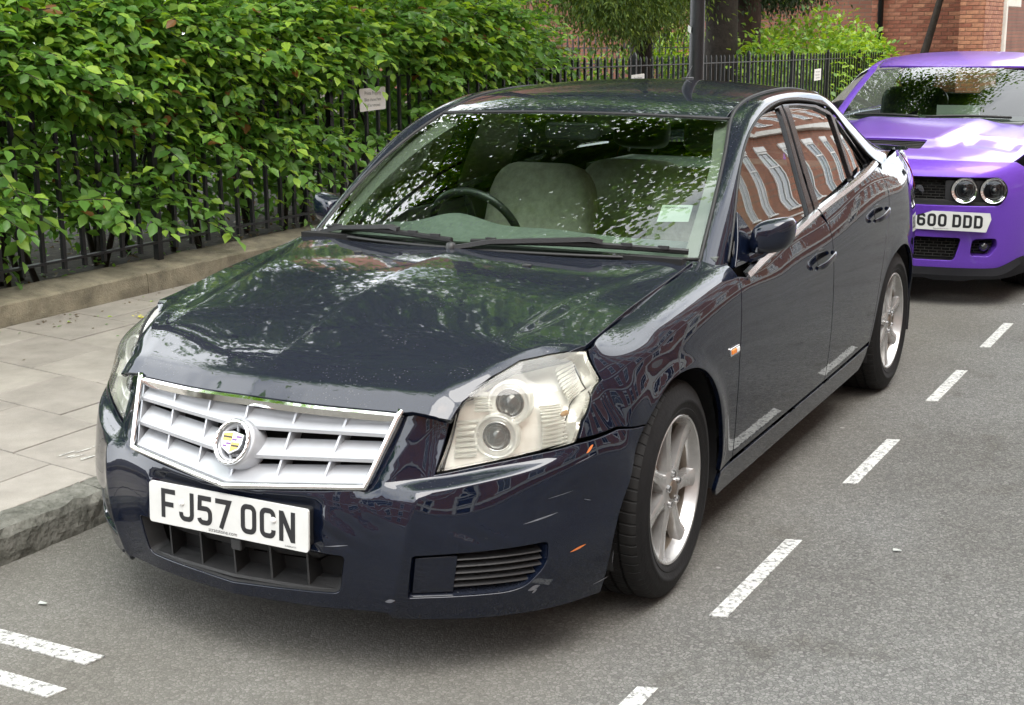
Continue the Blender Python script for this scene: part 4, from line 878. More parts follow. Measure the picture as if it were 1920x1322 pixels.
def S(s, z, hit=0.0):
    """S0 with the shelf under the headlamp, wheel-arch flares and the bumper's upright crease"""
    s = np.asarray(s, float); z = np.asarray(z, float); P = S0(s, z)
    e = 1e-3; T = S0(s + e, z) - S0(s - e, z); n = np.stack([T[:, 1], -T[:, 0], 0 * s], 1); n /= np.linalg.norm(n, axis=1)[:, None] + 1e-12
    sg = np.where(n[:, 0] * P[:, 0] + n[:, 1] * (P[:, 1] - 1.3) > 0, 1, -1); n *= sg[:, None]
    d = np.zeros_like(s)
    amp = .034 * sst(-1.20, -1.08, s) * (1 - sst(-1.02, -.70, s))
    k = zsh(s); d -= amp * sst(k, k + .020, z)
    for yc_, zc_, r0 in ((0, .295, .372), (2.675, .305, .365)):
        r = np.hypot(P[:, 1] - yc_, z - zc_); d += .007 * np.exp(-((r - r0) / .035)**2) * sst(.20, .34, z) * sst(-.66, -.50, s)
    sc = -1.106 - (.516 - z) * .176
    d += (.017 * np.exp(-np.sqrt((s - sc)**2 + .0025**2) / .038) - .003) * sst(-1.35, -1.2, s) * (1 - sst(-1.02, -.88, s)) * (1 - sst(k - .02, k + .01, z)) * sst(.14, .2, z)
    # accident damage: crumpled patch beside the number plate and on the corner
    for a, b, w1, w2, g in ((-1.27, .405, .055, .040, .009), (-1.20, .43, .03, .03, -.006), (-1.0, .40, .05, .022, -.006), (-.93, .385, .07, .02, .004)):
        rr = ((s - a) / w1)**2 + ((z - b) / w2)**2
        d += hit * g * np.exp(-rr) * np.sin(60 * (s - a) + 95 * (z - b) + .8)
    # bevel beside the grille
    gl = (s + 1.6) - (.384 + (z - .513) * .2994); d -= .016 * np.clip(1 - np.abs(gl) / .034, 0, 1) * sst(.495, .53, z) * sst(-.05, 0, gl)
    # flat seat for the number plate
    d -= .018 * sst(-1.30, -1.36, s) * sst(.325, .36, z) * (1 - sst(.462, .485, z))
    return P + n * d[:, None]
Zc = interp([-.88, -.851, -.81, -.775, -.70, -.606, -.531, -.404, -.292, -.2, -.09, .035, .2, .5], [.700, .716, .7385, .7545, .784, .811, .831, .862, .886, .902, .916, .927, .936, .945])
Ze = interp([-.9, -.6, -.4, -.05, .2, .43, .6], [.70, .803, .810, .862, .891, .922, .94])
Vh = interp([0, .2, .39, .55, .65, .76], [0, .018, .060, .088, .10, .11])
xdome = interp([-.8, -.53, -.3, .04, .33, .5], [.46, .511, .55, .603, .69, .72])
def H0(x, y):
    x = np.asarray(x, float); y = np.asarray(y, float); ax = np.abs(x)
    w = y - Vh(ax) * sst(-.3, -.72, y); t = ax / .742; tr = np.sqrt(t * t + .004**2)
    drop = (Zc(y) - Ze(y)) * sst(-.75, -.35, y)
    top = Zc(np.maximum(w, -.80)) + np.minimum(w + .80, 0) * .42; fr = .7465 + (w + .795) * .86; zc_ = .5 * (top + fr - np.sqrt((top - fr)**2 + .0035**2))
    z = zc_ - drop * (.55 * tr + .45 * t * t) - .020 * tr * sst(-.35, -.7, y)
    xs_ = np.interp(y, [-.75, -.70, -.63, -.547, -.43, -.36], [.545, .553, .60, .636, .68, .742]); z = z - .024 * (1 - sst(0, .055, xs_ - ax)) * (1 - sst(-.46, -.36, y)) * sst(-.80, -.74, y)   # the edge falls away beside the lamp
    q = (ax - xdome(y)) / .045                       # pressed line beside the power dome
    z += .0045 * (1 - sst(-.6, 1.0, q)) - .0045
    return np.stack([x, y, z], 1)
WB = (.735, .477, .912, .25, .930); WT = (.592, 1.133, 1.305, 1.055, 1.322)
def W0(u, t):
    u = np.asarray(u, float); t = np.asarray(t, float); hw = WB[0] * (1 - t) + WT[0] * t + .012 * 4 * t * (1 - t); f = u * u
    y = (WB[3] + (WB[1] - WB[3]) * f) * (1 - t) + (WT[3] + (WT[1] - WT[3]) * f) * t
    z = (WB[4] + (WB[2] - WB[4]) * f) * (1 - t) + (WT[4] + (WT[2] - WT[4]) * f) * t + .030 * 4 * t * (1 - t)
    return np.stack([u * hw, y, z], 1)
def Wm(a, b): return W0(np.asarray(a) / .66, np.asarray(b) / .78)
zr = interp([1.0, 1.055, 1.2, 1.4, 1.6, 1.8, 2.1, 2.3, 2.57, 2.8, 3.0, 3.2], [1.30, 1.324, 1.372, 1.405, 1.419, 1.423, 1.405, 1.372, 1.295, 1.21, 1.135, 1.075])
def R0(x, y):
    t = np.asarray(x, float) / .59
    return np.stack([x, y, zr(y) - .036 * t * t - .006 * t**6], 1)
Gz = interp([.80, .85, .95, 1.05, 1.15, 1.25, 1.32, 1.36, 1.385, 1.40], [.843, .835, .812, .773, .735, .695, .664, .637, .607, .580])
Gy = interp([.4, .8, 1.2, 1.7, 2.2, 2.7, 3.2, 3.6], [-.045, -.012, 0, .004, 0, -.02, -.06, -.11])
def G0(y, z): return np.stack([Gz(z) + Gy(y), np.asarray(y, float), np.asarray(z, float)], 1)

def zb(y): return .899 + .1125 * (np.asarray(y, float) - 1.091)
_A = [W0([1.], [t])[0] for t in (-.04, .25, .5, .75, 1.0)] + [R0(np.array([x]), np.array([y]))[0] for x, y in ((.570, 1.30), (.562, 1.5), (.56, 1.75), (.56, 2.0), (.565, 2.25), (.575, 2.5), (.59, 2.8), (.61, 3.1), (.62, 3.3))]
_B = [G0(np.array([y]), np.array([z]))[0] for y, z in ((.56, .89), (.68, 1.005), (.82, 1.125), (.985, 1.232), (1.17, 1.302), (1.36, 1.338), (1.55, 1.353), (1.78, 1.346), (1.98, 1.325), (2.13, 1.285), (2.30, 1.165))] + [S0(np.array([y]), np.array([z]))[0] + np.array([-.004, 0, .003]) for y, z in ((2.48, 1.045), (2.74, 1.062), (3.1, 1.066))]
_T = np.arange(14.); _SA = Spl(_T); _A = np.array(_A); _B = np.array(_B)
def STRIP(t, v):
    """painted rail between windscreen / roof gutter (v = 0) and the door frames (v = 1)"""
    w = _SA.w(np.asarray(t, float)); A = w @ _A; B = w @ _B; v = np.asarray(v, float)[:, None]; mid = (A + B) / 2
    ax = np.stack([0 * mid[:, 0], np.clip(mid[:, 1], 1.2, 2.3), 0 * mid[:, 0] + .75], 1); n = mid - ax; n /= np.linalg.norm(n, axis=1)[:, None]
    L = np.linalg.norm(B - A, axis=1)[:, None]
    return (1 - v)**2 * A + 2 * v * (1 - v) * (mid + n * np.minimum(.05, L * .38)) + v * v * B
# ------------------------------------------------------------------ the saloon
CAR = empty('saloon_car', (0, 0, 0))
tag(CAR, 'dark navy blue four-door saloon with silver egg-crate grille parked at the kerb', 'car')
def Sb(sp, z):
    """S across the nose: sp = signed distance from the centre line"""
    sp = np.asarray(sp, float); P = S(-1.6 + np.abs(sp), z, np.where(sp > 0, .38, 0)); P[:, 0] *= np.where(sp < 0, -1, 1); return P
def sides(build):
    for sg in (1, -1): build(sg, (lambda f: f) if sg > 0 else mir)
def s_of_y(y, z, lo=-1.2, hi=.2):
    for _ in range(50):
        m = (lo + hi) / 2
        if S0(np.array([m]), np.array([z]))[0][1] < y: lo = m
        else: hi = m
    return m
ARCH = cr([(-.625, .165), (-.610, .212), (-.567, .341), (-.510, .416), (-.390, .490), (-.218, .606), (-.094, .663), (.014, .671), (.124, .654), (.211, .606), (.284, .523), (.334, .422), (.365, .33), (.385, .245)], 5)
RARCH = cr([(2.235, .265), (2.258, .355), (2.302, .488), (2.403, .600), (2.547, .655), (2.70, .668), (2.86, .620), (2.975, .514), (3.035, .40), (3.06, .28)], 5)
kf = min(range(len(ARCH)), key=lambda i: abs(ARCH[i][0] + .269) + abs(ARCH[i][1] - .58) * .1)
LAMP = [(-1.077, .547), (-1.041, .692), (-1.022, .729), (-.955, .765), (-.862, .796), (-.745, .802), (-.620, .802), (-.510, .797), (-.47, .765), (-.448, .726), (-.600, .694), (-.703, .644), (-.734, .598), (-.855, .584), (-.954, .568), (-1.02, .557)]
# --- bumper (one moulding across the nose) with the openings it carries
GR = [(.437, .690), (.384, .513), (0, .482), (-.384, .513), (-.437, .690), (0, .700)]
LG = rounded([(.338, .340), (.318, .236), (0, .222), (-.318, .236), (-.338, .340), (0, .352)], [.012, .02, .01, .02, .012, .01])
FOG = rounded([(-1.115, .350), (-.800, .358), (-.806, .300), (-.860, .246), (-.905, .236), (-1.128, .236)], [.004, .012, .03, .03, .02, .004], 5)
def spc(P, sg): return [((q[0] + 1.6) * sg, q[1]) for q in P]
half = [(0, .702), (.437, .692), (.548, .690)] + [(.535, .62), (.522, .542)]
half += [((a + 1.6), b - .0) for a, b in [(-1.02, .553), (-.954, .564), (-.855, .580), (-.734, .594), (-.50, .598)]]
arch_f = [(a + 1.6, b) for a, b in ARCH[:kf + 1]][::-1]
half += arch_f
bot = cr([(.975, .162), (.80, .160), (.62, .163), (.437, .168)], 5) + cr([(.425, .188), (.2, .184), (0, .182)], 4)
half += bot
full = half + [(-a, b) for a, b in half[::-1][1:-1]]
# grille opening is open at the top: cut it as a notch by starting the outline at its lower edge
notch = [(.437, .692), (.384, .513), (0, .482)]
half2 = [(0, .482), (.384, .513), (.437, .692), (.548, .690)] + half[3:]
full2 = half2 + [(-a, b) for a, b in half2[::-1][1:-1]]
_us = np.linspace(-1.185, -.76, 44); _z0 = zsh(_us); _ex = []
for sg_ in (1, -1):
    for dz in (-.004, .003, .010, .017, .024): _ex.append([((u + 1.6) * sg_, z + dz) for u, z in zip(_us, _z0)])
    _zc = np.linspace(.20, .50, 30)
    for du in (-.005, 0, .005): _ex.append([((-1.106 - (.516 - z) * .176 + 1.6 + du) * sg_, z) for z in _zc])
panel('front_bumper', Sb, full2, M['navy'], CAR, h=.0125, extra=_ex, holes=[LG, spc(FOG, 1), spc(FOG, -1)], depth=.02, rad=.003, gap=.001)
# --- scuffs and scratches the bumper has collected
M['scuff'] = mat('scuffed_plastic', (.13, .135, .15), .7, var=.3, vscale=60); M['primer'] = mat('bare_orange_plastic', (.55, .16, .04), .7)
def scuff(p0, p1, w, m='scuff', n=6, off=.0007):
    us = np.linspace(p0[0], p1[0], n) + 1.6; zs = np.linspace(p0[1], p1[1], n); tp = np.sin(np.linspace(.15, math.pi - .15, n)) * w; f = Sin_f(Sb, off); A = f(us, zs + tp / 2); B_ = f(us, zs - tp / 2); vs = []
    for q in zip(A, B_): vs += list(q)
    quick('scuff', vs, [(2*i, 2*i+1, 2*i+3, 2*i+2) for i in range(n-1)], M[m], CAR)
def Sin_f(fn0, off):
    def f(u, v):
        u = np.asarray(u, float); v = np.asarray(v, float); P = fn0(u, v); N = surf_normal(fn0, u, v); sgn = np.sign(((P - CTR) * N).sum(1))[:, None]
        return P + N * sgn * off
    return f
for a, c, w_, m_ in (((-.74, .545), (-.66, .560), .0018, 'scuff'), ((-.80, .470), (-.73, .478), .0016, 'scuff'), ((-.86, .415), (-.77, .430), .004, 'scuff'), ((-.69, .448), (-.665, .440), .0016, 'scuff'), ((-.74, .318), (-.69, .328), .006, 'primer'), ((-.855, .232), (-.825, .242), .013, 'scuff'), ((-.845, .222), (-.832, .232), .008, 'scuff'), ((-.585, .245), (-.580, .285), .02, 'scuff'), ((-1.175, .225), (-1.155, .232), .010, 'scuff'), ((-1.31, .365), (-1.25, .372), .003, 'scuff'), ((-.70, .566), (-.672, .582), .010, 'primer'), ((-.66, .200), (-.60, .208), .004, 'scuff')): scuff(a, c, w_, m_)
# --- lower grille
lg = empty('lower_grille', parent=CAR)
def Sin(off):
    def f(sp, z):
        sp = np.asarray(sp, float); P = Sb(sp, z); N = surf_normal(Sb, sp, np.asarray(z, float)); sgn = np.sign(((P - CTR) * N).sum(1))[:, None]
        return P + N * sgn * off
    return f
def wall_ring(name, fn0, poly, d0, d1, m, parent, h=.02, widen=0.0):
    """side wall of an opening from depth d0 to d1 behind the surface"""
    a = resample(ccw(poly), h); b = inset(a, widen) if widen else a
    A = np.array(a); B = np.array(b); n = len(a)
    P = np.concatenate([Sin_f(fn0, d0)(A[:, 0], A[:, 1]), Sin_f(fn0, d1)(B[:, 0], B[:, 1])])
    return quick(name, P, [(i, (i+1) % n, n + (i+1) % n, n + i) for i in range(n)], m, parent)
def Sin_f(fn0, off):
    def f(u, v):
        u = np.asarray(u, float); v = np.asarray(v, float); P = fn0(u, v); N = surf_normal(fn0, u, v); sgn = np.sign(((P - CTR) * N).sum(1))[:, None]
        return P + N * sgn * off
    return f
wall_ring('surround', Sb, LG, -.004, -.055, M['grey_plastic'], lg, widen=.010)
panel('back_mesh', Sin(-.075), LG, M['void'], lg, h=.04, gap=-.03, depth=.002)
for x in (-.24, -.12, 0, .11, .22):
    a = MB(); z0, z1 = .240, .338
    P = Sb(np.array([x] * 4), np.array([z0, z1, z1, z0]))
    for q in (P[0], P[1]): pass
    vs = []
    for dx in (-.003, .003):
        for z_, dy in ((z0 - .012, .018), (z1 + .012, .014), (z1 + .012, .075), (z0 - .012, .075)):
            p = Sb(np.array([x + dx]), np.array([z_]))[0]; vs.append((p[0], p[1] + dy, p[2]))
    a.add(vs, [(0, 1, 2, 3), (7, 6, 5, 4), (0, 4, 5, 1), (1, 5, 6, 2), (2, 6, 7, 3), (3, 7, 4, 0)]); a.build('fin', M['grey_plastic'], lg)
b = MB(); xs = np.linspace(-.318, .318, 33); P = Sb(xs, 0 * xs + .237); prof = []
vs = []
for p in P: vs += [(p[0], p[1] + .012, p[2] - .004), (p[0], p[1] + .014, p[2] + .004), (p[0], p[1] + .08, p[2] + .018), (p[0], p[1] + .08, p[2] - .004)]
b.add(vs, [(i*4+k, i*4+(k+1) % 4, (i+1)*4+(k+1) % 4, (i+1)*4+k) for i in range(32) for k in range(4)]); b.build('shelf', M['grey_plastic'], lg, sharp=40)
b = MB(); p = Sb(np.array([.02]), np.array([.325]))[0]; b.rbox((p[0], p[1] + .02, p[2] + .004), (.034, .02, .03), .006, axis=1); b.build('tow_cover', M['grey_plastic'], lg)
# --- fog-lamp vents
def fog(sg, mm):
    e = empty('bumper_vent', parent=CAR); P = spc(FOG, sg)
    wall_ring('surround', Sb, P, -.004, -.040, M['navy'], e, widen=.014)
    inn = inset(ccw(P), .012)
    panel('vent_back', Sin(-.044), P, M['black_plastic'], e, h=.04, gap=.004, depth=.002)
    # blank panel on the inner third
    q = [((-1.112 + 1.6) * sg, .345), ((-1.02 + 1.6) * sg, .347), ((-1.035 + 1.6) * sg, .242), ((-1.124 + 1.6) * sg, .241)]
    panel('blanking_panel', Sin(-.009), q, M['navy'], e, h=.02, gap=.002, depth=.02)
    q = [((-1.018 + 1.6) * sg, .345), ((-.945 + 1.6) * sg, .349), ((-.965 + 1.6) * sg, .246), ((-1.033 + 1.6) * sg, .244)]
    panel('blanking_panel', Sin(-.030), q, M['grey_plastic'], e, h=.02, gap=.001, depth=.015)
    for k in range(5):
        z0 = .335 - .0185 * k; u1 = -.815 - max(0, k - 2) * .018
        us = (np.linspace(-1.035, u1, 14) + 1.6) * sg; vs = []
        a = Sin(-.010)(us, 0 * us + z0 - .003); b_ = Sin(-.012)(us, 0 * us + z0); c = Sin(-.042)(us, 0 * us + z0 + .010); d = Sin(-.042)(us, 0 * us + z0 + .006)
        for w in zip(a, b_, c, d): vs += list(w)
        quick('slat', vs, [(i*4+j, i*4+(j+1) % 4, (i+1)*4+(j+1) % 4, (i+1)*4+j) for i in range(13) for j in range(4)], M['black_plastic'], e)
sides(fog)
# --- egg-crate grille
gr = empty('grille', parent=CAR)
def GP(x, z, d):
    """point in the grille's V-shaped plane, d behind its front face"""
    ax = abs(x); y = -.958 + (z - .482) * .510 + .145 * ax + .06 * ax * ax
    return (x, y + d, z)
outer = [(.429, .698), (.381, .518), (0, .490), (-.381, .518), (-.429, .698)]
b = MB(); path = []
for i in range(len(outer) - 1):
    a, c = outer[i], outer[i+1]; n = 10
    path += [GP(a[0] + (c[0]-a[0]) * k / n, a[1] + (c[1]-a[1]) * k / n, -.006) for k in range(n)]
path.append(GP(*outer[-1], -.006))
b.tube(path, .0085, 10); b.build('chrome_frame', M['chrome'], gr)
def half_at(z): return .381 + (z - .518) / .18 * .048 - .006
zmid = [.640, .580]
def zrow(k, x):   # slat heights droop to the centre like the frame's lower edge
    zl = .490 + .028 * min(1, abs(x) / .381); zt = .694
    return zl + (zt - zl) * (2 - k) / 3 + (.0 if k < 2 else .004)
for k in range(3):
    vs = []; xs = np.linspace(-1, 1, 41)
    for q in xs:
        hw = half_at(.635 - .06 * k); x = q * hw; z = zrow(k, x)
        for d, dz in ((.003, -.0055), (.003, .0035), (.056, .036), (.056, .024)): vs.append(GP(x, z + dz, d - dz * .51))
    me = quick('slat', vs, [(i*4+j, i*4+(j+1) % 4, (i+1)*4+(j+1) % 4, (i+1)*4+j) for i in range(40) for j in range(4)] + [(3, 2, 1, 0), (160, 161, 162, 163)], M['silver_plastic'], gr)
for k in range(-3, 4):
    if k == 0: segs = [(.500, .54), (.645, .692)]
    elif abs(k) == 3: segs = [(.520, .692)]
    else: segs = [(.505, .692)]
    for z0, z1 in segs:
        if abs(k) in (1, 2): z0 = .492 + .028 * min(1, abs(k) * .130 / .381)
        vs = []
        for dx in (-.0042, .0042):
            for z, d in ((z0, .012), (z1, .010), (z1, .062), (z0, .062)):
                x = (.127 + (z - .5) * .085) * k
                if abs(k) == 3: x -= math.copysign(.004, k)
                tp = 1 if d > .03 else .7
                vs.append(GP(x + dx * tp, z, d))
        quick('fin', vs, [(0, 1, 2, 3), (7, 6, 5, 4), (0, 4, 5, 1), (1, 5, 6, 2), (2, 6, 7, 3), (3, 7, 4, 0)], M['silver_plastic'], gr)
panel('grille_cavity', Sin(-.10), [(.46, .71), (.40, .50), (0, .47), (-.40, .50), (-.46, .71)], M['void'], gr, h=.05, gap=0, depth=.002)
# badge: boss, wreath ring and crest
ez, er = .592, .056
eo = Vector(GP(0, ez, -.012)); eu = Vector((0, .454, .891)); ex = Vector((1, 0, 0)); en = Vector((0, -.891, .454))
def EP(a, b_, h): return eo + ex * a + eu * b_ + en * h
b = MB(); n = 40; vs = []; prof = [(er + .012, -.055), (er + .009, -.004), (er + .003, .002), (er - .012, -.001), (er - .016, -.012)]
for r, h in prof: vs += [EP(r * math.cos(2*math.pi*k/n), r * math.sin(2*math.pi*k/n), h) for k in range(n)]
b.add(vs, [(i*n+k, i*n+(k+1) % n, (i+1)*n+(k+1) % n, (i+1)*n+k) for i in range(len(prof)-1) for k in range(n)], True); b.build('badge_boss', M['silver_plastic'], gr)
b = MB(); b.tube([EP(er * math.cos(2*math.pi*k/n) * .90, er * math.sin(2*math.pi*k/n) * .98, .006) for k in range(n)], .0062, 8, closed=True)
b.build('badge_ring', M['chrome'], gr)
b = MB()
for sg in (-1, 1):
    for k in range(12):
        t = R(-88 + k * 14.2); p = EP(sg * er * math.cos(t) * .90, er * math.sin(t) * .98, .011); tg = (ex * (-sg * math.sin(t)) + eu * math.cos(t)); nr = ex * (sg * math.cos(t)) + eu * math.sin(t)
        for q in (-1, 1):
            a = tg * .010 + nr * q * .0045
            b.add([p - a * .2, p + a * .5 + nr * q * .0022 - tg * .002, p + a, p + a * .5 - nr * q * .0015, p + a * .45 + en * .003], [(0, 1, 4), (1, 2, 4), (2, 3, 4), (3, 0, 4)])
b.build('wreath', M['satin_chrome'], gr)
shield = [(-.034, .022), (0, .028), (.034, .022), (.033, -.004), (.027, -.018), (0, -.033), (-.027, -.018), (-.033, -.004)]
b = MB(); b.prism(shield, -.004, .009, lambda a, c, h: EP(a, c, h)); b.build('crest', M['satin_chrome'], gr, bevel=.0015)
q = [(a * .86, c * .86) for a, c in shield]
def crest_part(poly, m, h=.0098):
    b = MB(); b.prism(poly, .006, h, lambda a, c, hh: EP(a, c, hh)); b.build('crest_field', m, gr)
crest_part([(-.029, .019), (-.001, .0235), (-.001, .0005), (-.0285, .0005)], M['gold']); crest_part([(.001, .0235), (.029, .019), (.0285, .0005), (.001, .0005)], M['crest_silver'])
crest_part([(-.0282, -.001), (-.001, -.001), (-.001, -.028), (-.0235, -.0155)], M['crest_silver']); crest_part([(.001, -.001), (.0282, -.001), (.0235, -.0155), (.001, -.028)], M['gold'])
for x0, x1, y, m in ((-.028, -.002, .011, 'ink'), (.014, .028, .014, 'crest_red'), (.002, .015, .006, 'crest_red'), (-.014, -.002, -.006, 'crest_red'), (-.024, -.013, -.013, 'crest_red'), (.003, .025, -.010, 'ink')):
    crest_part([(x0, y - .0022), (x1, y - .0022), (x1, y + .0022), (x0, y + .0022)], M[m], .0108)
b = MB(); b.box(EP(0, .038, -.006), (.005, .006, .018)); b.box(EP(0, -.042, -.006), (.006, .006, .02)); b.build('crest_stem', M['silver_plastic'], gr)
# --- number plate
def PL(a, c, h=0.0):
    return Vector((a, -.9520 + c * .0631 - h * .998 - .002, .4075 + c * .998 - h * .0631))
plate = empty('number_plate', parent=CAR)
pr = rounded([(-.26, -.0555), (.26, -.0555), (.26, .0555), (-.26, .0555)], .010, 5)
b = MB(); b.prism(pr, -.002, .004, lambda a, c, h: PL(a, c, h)); b.build('plate_board', M['plate'], plate)
b = MB(); b.prism([(a * .96, c * .9) for a, c in pr], -.035, -.0025, lambda a, c, h: PL(a, c, h)); b.build('plate_mount', M['black_plastic'], plate)
x = -.2185
for ch in 'FJ57 OCN':
    if ch == ' ': x += .033 - .011; continue
    for vs, fs in glyph(ch): pass
    V, F = [], []
    for vs, fs in glyph(ch):
        o = len(V); V += [PL(p[0] + x, p[1] - .0375, .0046) for p in vs]; F += [tuple(o + i for i in f) for f in fs]
    quick('plate_character', V, F, M['ink'], plate); x += .061
text_mesh('dealer_lettering', 'stratstone.com', .0155, lambda a, c: PL(a - .012, c - .0505, .0046), M['ink'], plate)
text_mesh('maker_lettering', 'SUPERPLATES', .0058, lambda a, c: PL(a + .205, c - .0500, .0046), M['ink'], plate)
for x, z in ((-.148, .010), (.152, .012)):
    b = MB(); b.lathe([(.0001, -.0105), (.006, -.009), (.0085, -.005), (.0085, 0)], PL(x, z, 0), 'Y', 16); b.build('screw_cap', M['plate_screw'], plate)
# --- headlamps
def headlamp(sg, mm):
    e = empty('headlight', parent=CAR); f = mm(S)
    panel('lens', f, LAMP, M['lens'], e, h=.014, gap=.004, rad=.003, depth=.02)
    wall_ring('lamp_seal', f, LAMP, -.004, -.012, M['seal'], e); wall_ring('lamp_wall', f, LAMP, -.012, -.075, M['reflector'], e)
    panel('lamp_housing', Sin_f(f, -.075), LAMP, M['reflector'], e, h=.02, gap=.004, depth=.01)
    fd = np.array([.30 * sg, -.93, .12]); fd /= np.linalg.norm(fd); fd = Vector(fd)
    ux = Vector((0, 0, 1)).cross(fd).normalized(); uz = fd.cross(ux)
    for s_, z_, r in ((-.901, .719, .0345), (-.943, .630, .0345)):
        p = f(np.array([s_]), np.array([z_]))[0]; N = surf_normal(f, np.array([s_]), np.array([z_]))[0]; N *= np.sign(N @ (p - CTR)); c = Vector(p - N * .055)
        def ring(prof, name, m, n=36):
            vs = []
            for rr, h in prof: vs += [c + fd * h + (ux * math.cos(2*math.pi*k/n) + uz * math.sin(2*math.pi*k/n)) * rr for k in range(n)]
            F = [(i*n+k, i*n+(k+1) % n, (i+1)*n+(k+1) % n, (i+1)*n+k) for i in range(len(prof)-1) for k in range(n)]
            quick(name, vs, F, m, e, True)
        ring([(.0005, .030), (r*.35, .0285), (r*.65, .023), (r*.88, .013), (r*.97, 0)], 'projector_lens', M['projector'])
        ring([(r*.97, .002), (r*1.03, .010), (r*1.12, .010), (r*1.16, .0)], 'projector_ring', M['chrome'])
        ring([(r*1.16, .002), (r*1.22, .004), (r*1.42, .018), (r*1.56, .022), (r*1.66, .018), (r*1.68, -.03)], 'projector_bezel', M['reflector'])
    # ribbed indicator chamber towards the wing, and ribs on the inner side
    F_ = Sin_f(f, -.045); F2 = Sin_f(f, -.058)
    def ribs(u0, u1, z0, z1, n, name, m, slope=0):
        V, F = [], []
        for k in range(n):
            z = z0 + (z1 - z0) * k / (n - 1); us = np.linspace(u0, u1, 6); zz = z + slope * (us - u0)
            a = F_(us, zz); b_ = F2(us, zz + (z1 - z0) / n * .45); c_ = F2(us, zz - (z1 - z0) / n * .45); o = len(V)
            for w in zip(b_, a, c_): V += list(w)
            F += [(o + i*3 + j, o + i*3 + j + 1, o + (i+1)*3 + j + 1, o + (i+1)*3 + j) for i in range(5) for j in range(2)]
        quick(name, V, F, m, e)
    ribs(-.66, -.53, .712, .785, 11, 'indicator_ribs', M['reflector'], .05)
    ribs(-.82, -.73, .60, .70, 12, 'reflector_ribs', M['reflector'], .03)
    ribs(-1.045, -.99, .59, .66, 7, 'reflector_ribs', M['reflector'], .02); ribs(-1.0, -.955, .69, .745, 6, 'reflector_ribs', M['reflector'], .02)
    p = Sin_f(f, -.045)(np.array([-.735]), np.array([.668]))[0]
    b = MB(); b.lathe([(.0002, -.016), (.005, -.013), (.007, 0), (.007, .015)], p, 'Y', 14); b.build('indicator_bulb', M['dull_amber'], e)
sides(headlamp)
# --- bonnet
def yrear(x): return .235 + .185 * (x / .738)**2
seam = [(.437, -.800), (.548, -.742), (.554, -.690), (.592, -.612), (.634, -.532), (.678, -.458), (.738, -.362)]
right = cr([(.738, -.362), (.735, -.2), (.737, 0), (.736, .2), (.738, .422)], 5)
rear_ = [(x, yrear(x)) for x in np.linspace(.738, 0, 14)][1:]
front = [(0, -.849), (.15, -.838), (.30, -.812), (.428, -.777)]
def yf(x): return -.8495 + float(Vh([x])[0])
front = [(x, yf(x)) for x in np.linspace(0, .432, 10)]
hh = front + [(.455, -.772), (.50, -.764)] + seam[1:-1] + right + rear_
hood_out = hh + [(-a, c) for a, c in hh[::-1][1:-1]]
panel('bonnet', H0, hood_out, M['navy'], CAR, h=.0145, depth=.012, rad=.002)
# chrome blade under the bonnet's leading edge
b = MB(); vs = []; xs = np.linspace(-.432, .432, 37)
for x in xs:
    y = yf(abs(x)); p = H0(np.array([x]), np.array([y]))[0]; e_ = 1 - max(0, abs(x) - .40) / .06
    for dy, dz in ((-.004, .001), (-.012, -.004), (-.008, -.022 * e_), (.006, -.024 * e_)): vs.append((x, p[1] + dy, p[2] + dz))
b.add(vs, [(i*4+j, i*4+(j+1) % 4, (i+1)*4+(j+1) % 4, (i+1)*4+j) for i in range(36) for j in range(4)] + [(3, 2, 1, 0), (144, 145, 146, 147)]); b.build('bonnet_trim', M['chrome'], CAR, sharp=30)
# washer jets and cowl
for x, y in ((.31, .12), (-.31, .12)):
    b = MB(); p = H0(np.array([x]), np.array([y]))[0]; b.rbox((p[0], p[1], p[2] + .002), (.03, .018, .008), .008, axis=2); b.build('washer_jet', M['black_plastic'], CAR, sharp=40)
def cowl(u, v):
    u = np.asarray(u, float); v = np.asarray(v, float)[:, None]; a = H0(u * .735, yrear(u * .735)); a[:, 2] -= .014; a[:, 1] += .0; b_ = W0(u, 0 * u - .02); b_[:, 2] -= .006
    m_ = (a + b_) / 2 - np.array([0, 0, .025]); return (1-v)**2 * a + 2*v*(1-v) * m_ + v*v * b_
patch('scuttle_panel', cowl, 40, 6, M['black_plastic'], CAR, (-1, 1), (0, 1), ctr=(0, .5, .3))
